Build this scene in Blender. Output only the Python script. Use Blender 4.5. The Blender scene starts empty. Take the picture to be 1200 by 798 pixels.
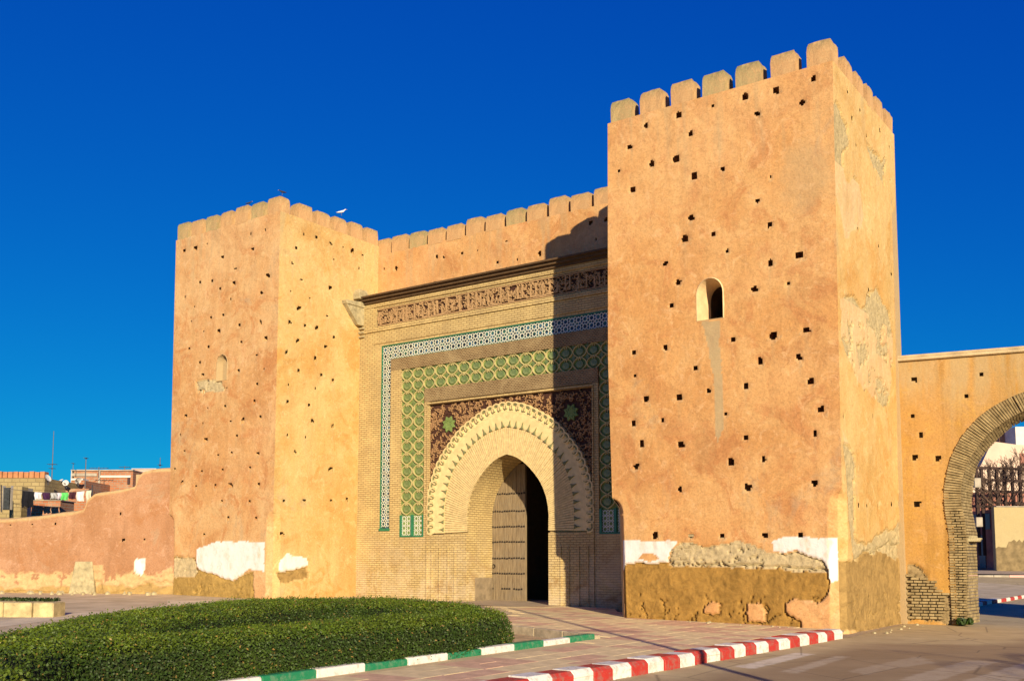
import bpy, bmesh, math, random
import numpy as np
from mathutils import Vector, Matrix
from mathutils.geometry import tessellate_polygon
R = math.radians
scene = bpy.context.scene
COL = scene.collection
random.seed(7); rng = np.random.RandomState(7)

# ------------------------------------------------------------------ camera, sky, sun, exposure
F_PX, CY_PX, PITCH, EYE = 1203.9, 541.3, 0.09326, 1.7        # in pixels of a 1200 x 798 picture
cam = bpy.data.cameras.new("camera"); camo = bpy.data.objects.new("camera", cam); COL.objects.link(camo)
cam.sensor_width = 36.0; cam.sensor_fit = 'HORIZONTAL'
cam.lens = 36.0 * F_PX / 1200.0
cam.shift_y = (CY_PX - 399.0) / 1200.0
cam.clip_start = 0.1; cam.clip_end = 6000
camo.location = (0, 0, EYE); camo.rotation_euler = (math.pi/2 + PITCH, 0, 0)
scene.camera = camo

SUN_AZ, SUN_EL = 13.3, 15.0        # light travels SUN_AZ degrees left of +Y
tv = Vector((-math.sin(R(SUN_AZ)), math.cos(R(SUN_AZ)), -math.tan(R(SUN_EL)))).normalized()
world = bpy.data.worlds.new("World"); scene.world = world; world.use_nodes = True
wn, wl = world.node_tree.nodes, world.node_tree.links
wn.clear()
sky = wn.new('ShaderNodeTexSky'); sky.sky_type = 'NISHITA'; sky.sun_disc = False
sky.sun_elevation = R(SUN_EL); sky.sun_rotation = math.atan2(-tv.x, -tv.y)
sky.air_density = 1.0; sky.dust_density = 0.2; sky.ozone_density = 3.0; sky.altitude = 500
sepc = wn.new('ShaderNodeSeparateColor'); comb = wn.new('ShaderNodeCombineColor'); wl.new(sky.outputs[0], sepc.inputs[0])
for ch, (pw, k) in enumerate(((1.6, .004), (1.15, .235), (.48, 1.60))):       # deep polarised blue, the same all over the sky
    mp_ = wn.new('ShaderNodeMath'); mp_.operation = 'POWER'; wl.new(sepc.outputs[ch], mp_.inputs[0]); mp_.inputs[1].default_value = pw
    mk_ = wn.new('ShaderNodeMath'); mk_.operation = 'MULTIPLY'; wl.new(mp_.outputs[0], mk_.inputs[0]); mk_.inputs[1].default_value = k
    wl.new(mk_.outputs[0], comb.inputs[ch])
bg = wn.new('ShaderNodeBackground'); bg.inputs[1].default_value = 0.1
wo = wn.new('ShaderNodeOutputWorld'); wl.new(comb.outputs[0], bg.inputs[0]); wl.new(bg.outputs[0], wo.inputs[0])
sl = bpy.data.lights.new("sun", 'SUN'); sl.energy = 5.0; sl.angle = R(0.5); sl.color = (1.0, 0.84, 0.58)
so = bpy.data.objects.new("sun", sl); COL.objects.link(so); so.location = (20, -30, 40)
so.rotation_euler = tv.to_track_quat('-Z', 'Y').to_euler()
scene.view_settings.view_transform = 'Standard'; scene.view_settings.look = 'None'
scene.view_settings.exposure = 0.62; scene.view_settings.gamma = 1.0; scene.view_settings.use_curve_mapping = False

# ------------------------------------------------------------------ frames and placing
TH = R(35.4)
O = np.array([8.1, 24.88, 0.0])
U = np.array([math.cos(TH), -math.sin(TH), 0.0]); V = np.array([math.sin(TH), math.cos(TH), 0.0])
TA = R(25.7)
AU = np.array([math.cos(TA), -math.sin(TA), 0.0]); AV = np.array([math.sin(TA), math.cos(TA), 0.0])
AO = O + V*5.25
def ground_z(x, y):                       # pavement level
    return -0.0105*x + 0.0077*(y-15) + 0.052*np.maximum(0, y-56) * (np.asarray(y) < 400)
def gz(x, y): return float(-0.0105*x + 0.0077*(y-15) + 0.052*min(max(0, y-56), 30))
def at(px, py, y):                        # the point at world depth y seen in the photo at (px, py)
    a = (px-600)/F_PX; b = (CY_PX-py)/F_PX
    r = np.array([a, math.cos(PITCH)-b*math.sin(PITCH), math.sin(PITCH)+b*math.cos(PITCH)])
    return r*(y/r[1]) + np.array([0, 0, EYE])
def on_ground(px, py, dz=0.0):
    a = (px-600)/F_PX; b = (CY_PX-py)/F_PX
    r = np.array([a, math.cos(PITCH)-b*math.sin(PITCH), math.sin(PITCH)+b*math.cos(PITCH)])
    z = 0.0; p = None
    for _ in range(25):
        p = r*((z-EYE)/r[2]); z = gz(p[0], p[1]) + dz
    return float(p[0]), float(p[1])

# ------------------------------------------------------------------ object helpers
def tag(o, label=None, cat=None, group=None, kind=None):
    if label: o['label'] = label
    if cat: o['category'] = cat
    if group: o['group'] = group
    if kind: o['kind'] = kind
    return o
def thing(name, label, cat, loc=(0, 0, 0), rz=0.0, group=None):
    o = bpy.data.objects.new(name, None); COL.objects.link(o); o.empty_display_size = 0.3
    o.location = loc; o.rotation_euler = (0, 0, rz)
    return tag(o, label, cat, group)
def link(name, me, mat=None, parent=None, loc=None, rz=None, smooth=False):
    if mat is not None and not me.materials: me.materials.append(mat)
    o = bpy.data.objects.new(name, me); COL.objects.link(o)
    if parent is not None: o.parent = parent
    if loc is not None: o.location = loc
    if rz is not None: o.rotation_euler = (0, 0, rz)
    if smooth: me.polygons.foreach_set('use_smooth', [True]*len(me.polygons))
    return o
def np_mesh(name, verts, quads, mask=None, tris=None):
    me = bpy.data.meshes.new(name)
    verts = np.asarray(verts, np.float32); quads = np.asarray(quads, np.int32)
    nt = 0 if tris is None else len(tris)
    me.vertices.add(len(verts)); me.vertices.foreach_set('co', verts.ravel())
    loops = quads.ravel() if nt == 0 else np.concatenate([quads.ravel(), np.asarray(tris, np.int32).ravel()])
    me.loops.add(len(loops)); me.loops.foreach_set('vertex_index', loops)
    nq = len(quads)
    me.polygons.add(nq+nt)
    st = np.arange(nq)*4
    if nt: st = np.concatenate([st, nq*4+np.arange(nt)*3])
    me.polygons.foreach_set('loop_start', st.astype(np.int32))
    me.update(calc_edges=True)
    if mask is not None:
        at_ = me.attributes.new('mask', 'FLOAT_COLOR', 'POINT')
        at_.data.foreach_set('color', np.asarray(mask, np.float32).ravel())
    return me
class MB:                                  # collects boxes, prisms, ribbons into one mesh
    def __init__(s): s.v = []; s.f = []
    def add(s, vs, fs):
        n = len(s.v); s.v += [tuple(map(float, p)) for p in vs]; s.f += [tuple(i+n for i in q) for q in fs]
    def box(s, x0, x1, y0, y1, z0, z1):
        s.add([(x0,y0,z0),(x1,y0,z0),(x1,y1,z0),(x0,y1,z0),(x0,y0,z1),(x1,y0,z1),(x1,y1,z1),(x0,y1,z1)],
              [(0,3,2,1),(4,5,6,7),(0,1,5,4),(1,2,6,5),(2,3,7,6),(3,0,4,7)])
    def hexa(s, p):                        # 8 points: bottom 4, top 4
        s.add(p, [(0,3,2,1),(4,5,6,7),(0,1,5,4),(1,2,6,5),(2,3,7,6),(3,0,4,7)])
    def tube(s, pts, rad, n=6, cap=True):
        pts = [Vector(p) for p in pts]; rr = rad if isinstance(rad, (list, tuple)) else [rad]*len(pts)
        rings = []
        for i, p in enumerate(pts):
            d = (pts[min(i+1, len(pts)-1)] - pts[max(i-1, 0)]).normalized()
            a = d.orthogonal().normalized() if i == 0 else (a - d*a.dot(d)).normalized()
            b = d.cross(a)
            rings.append([p + (a*math.cos(2*math.pi*k/n) + b*math.sin(2*math.pi*k/n))*rr[i] for k in range(n)])
        vs = [q for r_ in rings for q in r_]; fs = []
        for i in range(len(pts)-1):
            for k in range(n):
                fs.append((i*n+k, i*n+(k+1) % n, (i+1)*n+(k+1) % n, (i+1)*n+k))
        if cap: fs.append(tuple(range(n))[::-1]); fs.append(tuple((len(pts)-1)*n+k for k in range(n)))
        s.add(vs, fs)
    def lathe(s, prof, n=16, c=(0, 0, 0)):
        vs = [(c[0]+r_*math.cos(2*math.pi*k/n), c[1]+r_*math.sin(2*math.pi*k/n), c[2]+z) for r_, z in prof for k in range(n)]
        fs = [(i*n+k, i*n+(k+1) % n, (i+1)*n+(k+1) % n, (i+1)*n+k) for i in range(len(prof)-1) for k in range(n)]
        fs.append(tuple(range(n))[::-1]); fs.append(tuple((len(prof)-1)*n+k for k in range(n)))
        s.add(vs, fs)
    def ribbon(s, pts, w, y0, y1, closed=False):   # flat ribbon in XZ raised from y0 (back) to y1 (front, smaller)
        P = [np.array(p, float) for p in pts]; n = len(P); L = []; Rr = []
        for i in range(n):
            a = P[(i-1) % n] if (closed or i > 0) else P[i]; b = P[(i+1) % n] if (closed or i < n-1) else P[i]
            d = b-a; d = d/(np.hypot(*d)+1e-9); nn = np.array([-d[1], d[0]])*w/2
            L.append(P[i]+nn); Rr.append(P[i]-nn)
        vs = []
        for i in range(n):
            for q in (L[i], Rr[i]):
                vs.append((q[0], y1, q[1])); vs.append((q[0], y0, q[1]))
        fs = []
        m = n if closed else n-1
        for i in range(m):
            a = 4*i; b = 4*((i+1) % n)
            fs += [(a, a+2, b+2, b), (a+1, a, b, b+1), (a+2, a+3, b+3, b+2)]
        s.add(vs, fs)
    def mesh(s, name, bevel=0.0):
        me = bpy.data.meshes.new(name); me.from_pydata(s.v, [], s.f); me.update()
        if bevel > 0:
            bm = bmesh.new(); bm.from_mesh(me)
            bmesh.ops.bevel(bm, geom=bm.edges[:], offset=bevel, segments=1, affect='EDGES'); bm.to_mesh(me); bm.free()
        return me
    def build(s, name, mat, parent=None, bevel=0.0, smooth=False, **k):
        return link(name, s.mesh(name, bevel), mat, parent, smooth=smooth, **k)
def poly_prism(name, pts, y0, y1, mat, parent=None):     # polygon in XZ extruded from y0 (front) to y1 (back)
    bm = bmesh.new()
    fr = [bm.verts.new((x, y0, z)) for x, z in pts]; bk = [bm.verts.new((x, y1, z)) for x, z in pts]
    n = len(pts)
    for i in range(n):
        j = (i+1) % n; bm.faces.new((fr[i], fr[j], bk[j], bk[i]))
    for tri in tessellate_polygon([[Vector((x, 0, z)) for x, z in pts]]):
        bm.faces.new([fr[i] for i in tri]); bm.faces.new([bk[i] for i in tri[::-1]])
    bmesh.ops.recalc_face_normals(bm, faces=bm.faces[:])
    me = bpy.data.meshes.new(name); bm.to_mesh(me); bm.free()
    return link(name, me, mat, parent)

# ------------------------------------------------------------------ numpy noise
def _h(ix, iy, seed):
    n = (ix.astype(np.int64)*374761393 + iy.astype(np.int64)*668265263 + seed*1442695041) & 0x7fffffff
    n = ((n ^ (n >> 13))*1274126177) & 0x7fffffff
    return ((n ^ (n >> 16)) & 0xffff)/65535.0
def vnoise(x, y, seed=0):
    x = np.asarray(x, float); y = np.asarray(y, float)
    ix = np.floor(x).astype(int); iy = np.floor(y).astype(int); fx = x-ix; fy = y-iy
    fx = fx*fx*(3-2*fx); fy = fy*fy*(3-2*fy)
    a = _h(ix, iy, seed); b = _h(ix+1, iy, seed); c = _h(ix, iy+1, seed); d = _h(ix+1, iy+1, seed)
    return (a*(1-fx)+b*fx)*(1-fy) + (c*(1-fx)+d*fx)*fy
def fbm(x, y, seed=0, o=4):
    t = 0; am = .5; s = 0
    for k in range(o):
        t = t + am*vnoise(x*2**k, y*2**k, seed+k*17); s += am; am *= .55
    return t/s - .5
def in_poly(X, Y, poly):
    r = np.zeros(X.shape, bool); n = len(poly); j = n-1
    for i in range(n):
        xi, yi = poly[i]; xj, yj = poly[j]
        c = ((yi > Y) != (yj > Y)) & (X < (xj-xi)*(Y-yi)/((yj-yi) if yj != yi else 1e-9)+xi)
        r ^= c; j = i
    return r
def smooth_poly(pts, n=60):
    P = np.array(pts, float); d = np.r_[0, np.cumsum(np.hypot(*np.diff(P, axis=0).T))]
    m = len(P); tan = np.zeros_like(P)
    for i in range(m):
        a, b = max(i-1, 0), min(i+1, m-1); tan[i] = (P[b]-P[a])/(d[b]-d[a])
    out = []
    for t in np.linspace(0, d[-1], n):
        i = min(np.searchsorted(d, t, side='right')-1, m-2); h = d[i+1]-d[i]; s = (t-d[i])/h
        out.append((2*s**3-3*s**2+1)*P[i] + (s**3-2*s**2+s)*h*tan[i] + (-2*s**3+3*s**2)*P[i+1] + (s**3-s**2)*h*tan[i+1])
    return np.array(out)

# ------------------------------------------------------------------ materials
class NT:
    def __init__(s, name, rough=.9, spec=.2):
        s.m = bpy.data.materials.new(name); s.m.use_nodes = True; s.n = s.m.node_tree.nodes; s.l = s.m.node_tree.links
        s.b = s.n['Principled BSDF']; s.b.inputs['Roughness'].default_value = rough
        s.b.inputs['Specular IOR Level'].default_value = spec
        s.tc = s.n.new('ShaderNodeTexCoord')
    def lk(s, a, b): s.l.new(a, b)
    def mapping(s, scale=(1, 1, 1), rot=(0, 0, 0), src=None):
        m = s.n.new('ShaderNodeMapping'); m.inputs['Scale'].default_value = scale; m.inputs['Rotation'].default_value = rot
        s.lk(src or s.tc.outputs['Object'], m.inputs[0]); return m.outputs[0]
    def noise(s, scale, detail=4, rough=.55, vec=None, dist=0.0):
        t = s.n.new('ShaderNodeTexNoise'); t.inputs['Scale'].default_value = scale; t.inputs['Detail'].default_value = detail
        t.inputs['Roughness'].default_value = rough; t.inputs['Distortion'].default_value = dist
        s.lk(vec or s.tc.outputs['Object'], t.inputs['Vector']); return t.outputs[0]
    def ramp(s, src, stops):
        r_ = s.n.new('ShaderNodeValToRGB'); e = r_.color_ramp.elements
        while len(e) > 1: e.remove(e[-1])
        e[0].position = stops[0][0]; e[0].color = (*stops[0][1], 1) if isinstance(stops[0][1], tuple) else (stops[0][1],)*3+(1,)
        for p, c in stops[1:]:
            k = e.new(p); k.color = (*c, 1) if isinstance(c, tuple) else (c, c, c, 1)
        s.lk(src, r_.inputs[0]); return r_.outputs[0]
    def mix(s, f, a, b, mode='MIX'):
        m = s.n.new('ShaderNodeMix'); m.data_type = 'RGBA'; m.blend_type = mode
        for i, x in ((0, f), (6, a), (7, b)):
            if isinstance(x, (int, float)): m.inputs[i].default_value = x
            elif isinstance(x, tuple): m.inputs[i].default_value = (*x, 1)
            else: s.lk(x, m.inputs[i])
        return m.outputs[2]
    def math(s, op, a, b=None):
        m = s.n.new('ShaderNodeMath'); m.operation = op
        for i, x in ((0, a), (1, b)):
            if x is None: continue
            if isinstance(x, (int, float)): m.inputs[i].default_value = x
            else: s.lk(x, m.inputs[i])
        return m.outputs[0]
    def bump(s, h, strength=.5, dist=.02, prev=None):
        b = s.n.new('ShaderNodeBump'); b.inputs['Strength'].default_value = strength; b.inputs['Distance'].default_value = dist
        s.lk(h, b.inputs['Height'])
        if prev is not None: s.lk(prev, b.inputs['Normal'])
        return b.outputs[0]
    def fin(s, col, normal=None):
        if isinstance(col, tuple): s.b.inputs['Base Color'].default_value = (*col, 1)
        else: s.lk(col, s.b.inputs['Base Color'])
        if normal is not None: s.lk(normal, s.b.inputs['Normal'])
        return s.m
def mat_plain(name, c, rough=.8, var=.25, scale=6, bump=.25, dist=.01, spec=.2, c2=None, metal=0.0):
    t = NT(name, rough, spec); t.b.inputs['Metallic'].default_value = metal
    n = t.noise(scale, 5, .6); lo = tuple(max(0, x*(1-var)) for x in c); hi = c2 or tuple(min(1, x*(1+var*.6)) for x in c)
    col = t.ramp(n, [(.3, lo), (.7, hi)])
    return t.fin(col, t.bump(t.noise(scale*8, 4, .6), bump, dist))
def mat_adobe(name, a, b, c, earth=(.42, .235, .055), stone=(.52, .41, .23), white=(.74, .70, .66), streak=.25):
    t = NT(name, .95, .1)
    col = t.mix(t.ramp(t.noise(.5, 6, .68, dist=.8), [(.40, 0.0), (.60, 1.0)]), a, b)
    col = t.mix(t.ramp(t.noise(.9, 7, .72, dist=1.2), [(.50, 0.0), (.62, .9)]), col, c)
    col = t.mix(t.ramp(t.noise(.17, 4, .6, dist=.5), [(.46, 0.0), (.60, .55)]), col, tuple(min(1, x*1.10+.03) for x in b))
    col = t.mix(t.ramp(t.noise(.22, 5, .65, dist=.9, vec=t.mapping((1, 1, .8), (1, 2, 0))), [(.52, 0.0), (.64, .5)]), col, tuple(x*.80 for x in c))
    st = t.noise(1.0, 6, .65, vec=t.mapping((3.0, 3.0, .25)))
    col = t.mix(t.ramp(st, [(.5, 0.0), (.72, streak)]), col, tuple(x*.6 for x in a))
    pale_ = tuple(min(1, x*1.12+.07) for x in b)
    col = t.mix(t.ramp(t.noise(1.7, 7, .75, dist=1.8), [(.54, 0.0), (.66, .55)]), col, pale_)
    col = t.mix(t.ramp(t.noise(3.6, 7, .75, dist=1.0, vec=t.mapping((1, 1, 1.7))), [(.58, 0.0), (.68, .45)]), col, tuple(x*.66 for x in c))
    col = t.mix(t.ramp(t.noise(.42, 5, .7, dist=1.4, vec=t.mapping((1, 1, .8), (.3, .2, 1))), [(.60, 0.0), (.70, .35)]), col, (.36, .30, .20))
    v = t.n.new('ShaderNodeTexVoronoi'); v.feature = 'DISTANCE_TO_EDGE'; v.inputs['Scale'].default_value = .55
    wv = t.n.new('ShaderNodeVectorMath'); wv.operation = 'ADD'; t.lk(t.tc.outputs['Object'], wv.inputs[0])
    nz = t.n.new('ShaderNodeTexNoise'); nz.inputs['Scale'].default_value = 2.2; nz.inputs['Detail'].default_value = 9; nz.inputs['Roughness'].default_value = .7; t.lk(nz.outputs['Color'], wv.inputs[1])
    t.lk(wv.outputs[0], v.inputs['Vector'])
    col = t.mix(t.math('MULTIPLY', t.ramp(v.outputs[0], [(0.0, .30), (.007, 0.0)]), t.ramp(t.noise(.8, 3), [(.55, 0.0), (.62, 1.0)])), col, tuple(x*.35 for x in a))
    fine = t.noise(17, 7, .78); col = t.mix(.5, col, t.ramp(fine, [(.32, .42), (.55, .95), (.75, 1.0)]), 'MULTIPLY')
    at_ = t.n.new('ShaderNodeAttribute'); at_.attribute_name = 'mask'
    sep = t.n.new('ShaderNodeSeparateColor'); t.lk(at_.outputs['Color'], sep.inputs[0])
    wcol = t.ramp(t.noise(3.5, 6, .65, vec=t.mapping((1, 1, .5))), [(.3, (white[0]*.80, white[1]*.70, white[2]*.56)), (.48, tuple(x*.93 for x in white)), (.65, white)])
    ecol = t.ramp(t.noise(3.0, 7, .7, dist=.8), [(.25, tuple(x*.55 for x in earth)), (.5, earth), (.75, tuple(x*1.45 for x in earth))])
    scol = t.ramp(t.noise(6.0, 7, .7, dist=.5), [(.28, tuple(x*.6 for x in stone)), (.55, stone), (.78, tuple(x*1.25 for x in stone))])
    col = t.mix(sep.outputs[1], col, ecol); col = t.mix(sep.outputs[2], col, scol); col = t.mix(sep.outputs[0], col, wcol)
    col = t.mix(t.math('MULTIPLY', at_.outputs['Alpha'], .75), col, (.38, .30, .17))
    nb = t.bump(t.noise(5, 6, .7), .45, .05); nb = t.bump(t.noise(32, 5, .7), .6, .014, nb)
    rough_h = t.math('MULTIPLY', t.noise(11, 6, .75), t.math('ADD', sep.outputs[1], sep.outputs[2]))
    nb = t.bump(rough_h, .7, .05, nb)
    return t.fin(col, nb)
def mat_brick(name, c1, c2, mortar, bw=.25, bh=.08, ms=.012, dirt=(.30, .23, .13), dirt_amt=.5, bump=.6, salt=False):
    t = NT(name, .92, .1)
    sx = t.n.new('ShaderNodeSeparateXYZ'); t.lk(t.tc.outputs['Object'], sx.inputs[0])
    cb = t.n.new('ShaderNodeCombineXYZ'); t.lk(t.math('ADD', sx.outputs[0], sx.outputs[1]), cb.inputs[0]); t.lk(sx.outputs[2], cb.inputs[1])
    wob = t.n.new('ShaderNodeVectorMath'); wob.operation = 'ADD'
    nz = t.n.new('ShaderNodeTexNoise'); nz.inputs['Scale'].default_value = 3; nz.inputs['Detail'].default_value = 3
    t.lk(cb.outputs[0], nz.inputs['Vector'])
    sc = t.n.new('ShaderNodeVectorMath'); sc.operation = 'SCALE'; sc.inputs['Scale'].default_value = .02
    t.lk(nz.outputs['Color'], sc.inputs[0]); t.lk(cb.outputs[0], wob.inputs[0]); t.lk(sc.outputs[0], wob.inputs[1])
    bt = t.n.new('ShaderNodeTexBrick'); t.lk(wob.outputs[0], bt.inputs['Vector'])
    bt.inputs['Scale'].default_value = 1; bt.inputs['Brick Width'].default_value = bw; bt.inputs['Row Height'].default_value = bh
    bt.inputs['Mortar Size'].default_value = ms; bt.inputs['Mortar Smooth'].default_value = .3
    bt.inputs['Color1'].default_value = (*c1, 1); bt.inputs['Color2'].default_value = (*c2, 1); bt.inputs['Mortar'].default_value = (*mortar, 1)
    col = bt.outputs[0]
    col = t.mix(t.ramp(t.noise(1.1, 6, .65, dist=.7), [(.46, 0.0), (.68, dirt_amt)]), col, dirt)
    col = t.mix(t.ramp(t.noise(.8, 5, .6), [(.5, 0.0), (.7, .5)]), col, tuple(min(1, x*1.2) for x in c1))
    if salt:
        low = t.ramp(t.math('MULTIPLY', sx.outputs[2], .3), [(.05, 1.0), (.85, 0.0)])
        f = t.math('MULTIPLY', low, t.ramp(t.noise(1.0, 7, .72, dist=1.2), [(.44, 0.0), (.58, .95)])); col = t.mix(t.math('MULTIPLY', f, .6), col, (.70, .56, .36))
        f = t.math('MULTIPLY', low, t.ramp(t.noise(.9, 6, .7, dist=1.0, vec=t.mapping((1, 1, 1.3), (0, 0, 2))), [(.52, 0.0), (.66, .9)])); col = t.mix(f, col, (.36, .215, .085))
    col = t.mix(.4, col, t.ramp(t.noise(30, 5, .7), [(.3, .5), (.7, 1.0)]), 'MULTIPLY')
    nb = t.bump(t.math('SUBTRACT', 1.0, bt.outputs['Fac']), bump, .03); nb = t.bump(t.noise(35, 4, .7), .4, .012, nb)
    return t.fin(col, nb)
HOLES= {'RTF':[(-0.5,13.88),(-0.82,13.32),(-1.49,13.83),(-2.35,13.88),(-2.03,13.32),(-3.27,13.89),(-4.29,13.89),(-5.29,13.84),(-3.94,13.27),(-5.83,13.32),(-5.13,12.68),(-4.38,12.68),(-6.19,12.73),(-3.85,12.07),(-3.02,12.07),(-1.7,11.54),(-5.75,12.07),(-2.07,10.98),(-3.97,10.91),(-1.75,10.29),(-4.16,10.33),(-3.32,10.33),(-2.94,9.8),(-4.77,9.77),(-1.78,9.28),(-1.0,9.34),(-4.38,9.18),(-1.31,8.65),(-4.37,9.18),(-2.2,8.65),(-1.31,8.65),(-4.59,8.57),(-0.86,7.41),(-2.83,7.41),(-1.75,7.37),(-5.75,7.42),(-4.79,7.42),(-2.1,6.74),(-1.08,6.72),(-3.9,6.76),(-5.74,6.74),(-0.8,6.12),(-2.51,6.13),(-3.56,6.13),(-4.43,6.03),(-5.41,6.05),(-3.08,5.46),(-0.54,5.36),(-5.81,5.42),(-4.93,5.42),(-0.73,4.79),(-2.54,4.81),(-5.58,4.84),(-4.38,4.75),(-2.08,4.22),(-2.94,4.18),(-5.75,4.21),(-4.42,3.54),(-2.51,3.51),(-0.77,3.55),(-5.19,2.31),(-4.12,2.28),(-3.23,2.28),(-2.07,2.27),(-1.14,2.27)],'RTS':[(1.19,13.85),(2.32,13.74),(1.55,13.25),(4.12,13.83),(2.87,13.21),(1.89,12.63),(5.05,13.65),(5.06,12.67),(5.11,12.01),(1.88,10.38),(3.72,10.36),(2.73,8.87),(4.97,9.82),(5.37,8.67),(5.37,7.72),(2.78,5.48),(0.3,5.17),(1.37,3.06),(2.08,3.06),(3.08,3.11),(4.36,3.19),(5.12,3.22)],'LTF':[(-25.48,13.7),(-24.79,13.7),(-24.11,13.71),(-23.14,13.05),(-21.56,13.63),(-20.75,13.64),(-21.42,13.05),(-22.34,12.45),(-24.43,12.25),(-23.71,12.22),(-20.59,11.89),(-22.41,11.89),(-23.24,11.84),(-20.9,11.34),(-22.58,11.34),(-25.35,11.82),(-24.74,11.35),(-23.7,10.79),(-22.99,10.79),(-24.9,10.82),(-22.07,10.27),(-20.92,10.22),(-24.11,10.34),(-23.25,10.19),(-20.6,9.59),(-21.94,9.64),(-24.97,9.74),(-23.83,9.66),(-21.09,9.05),(-24.29,9.1),(-22.05,8.57),(-20.66,8.49),(-24.08,8.63),(-24.22,8.04),(-22.7,8.0),(-21.0,7.96),(-23.79,7.34),(-22.76,7.32),(-21.12,7.34),(-25.07,7.12),(-24.04,6.73),(-22.42,6.73),(-21.75,6.7),(-20.79,6.72),(-25.41,6.4),(-23.85,6.15),(-22.06,6.15),(-25.08,5.8),(-23.08,5.52),(-22.31,5.54),(-20.89,5.45),(-25.62,5.11),(-24.0,4.96),(-22.8,4.95),(-21.28,4.91),(-25.14,4.6),(-24.32,4.4),(-23.19,4.37),(-22.34,4.35),(-20.82,4.31),(-22.81,3.77),(-21.3,3.72),(-22.44,3.14),(-20.92,3.12),(-23.77,2.55)],'LTS':[(0.21,13.64),(0.83,13.66),(1.48,13.69),(2.2,13.66),(2.88,13.65),(3.39,13.66),(3.93,13.62),(0.47,13.05),(0.3,12.42),(0.74,11.9),(2.39,13.07),(3.77,13.04),(0.23,11.34),(2.22,11.91),(1.18,11.32),(0.63,10.79),(2.06,10.82),(0.2,10.22),(0.97,10.24),(1.59,10.23),(0.63,9.62),(2.46,10.04),(2.04,9.64),(0.11,9.06),(1.54,9.1),(0.7,8.49),(1.85,8.53),(2.45,8.34),(0.21,7.92),(1.57,7.96),(2.45,8.35),(0.19,7.28),(1.23,7.31),(1.45,6.7),(2.47,6.65),(0.22,6.09),(1.11,6.1),(0.63,5.52),(2.43,5.03),(0.16,3.73),(1.12,3.8),(2.48,3.86),(3.3,3.91),(0.09,2.52)],'UPW':[(-19.67,13.23),(-19.04,13.12),(-16.95,13.25),(-16.6,13.15),(-15.73,13.17),(-15.0,13.16),(-14.07,12.53),(-13.65,12.27),(-13.63,13.24),(-13.14,12.48),(-12.16,12.54),(-17.02,12.25),(-10.21,12.2),(-9.86,12.65),(-10.06,13.26),(-9.42,13.24)],'ARC':[(0.4,6.77),(2.13,6.78),(1.73,6.21),(0.29,5.74),(0.52,5.17),(0.95,4.52),(0.32,4.54),(0.35,3.23)],'LWL':[(-19.32,2.98),(-18.47,3.02),(-17.59,3.03),(-15.71,3.42),(-15.11,3.42),(-13.98,3.57),(-13.68,4.53),(-14.94,2.42),(-14.14,2.43),(-16.83,3.06)]}
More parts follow.
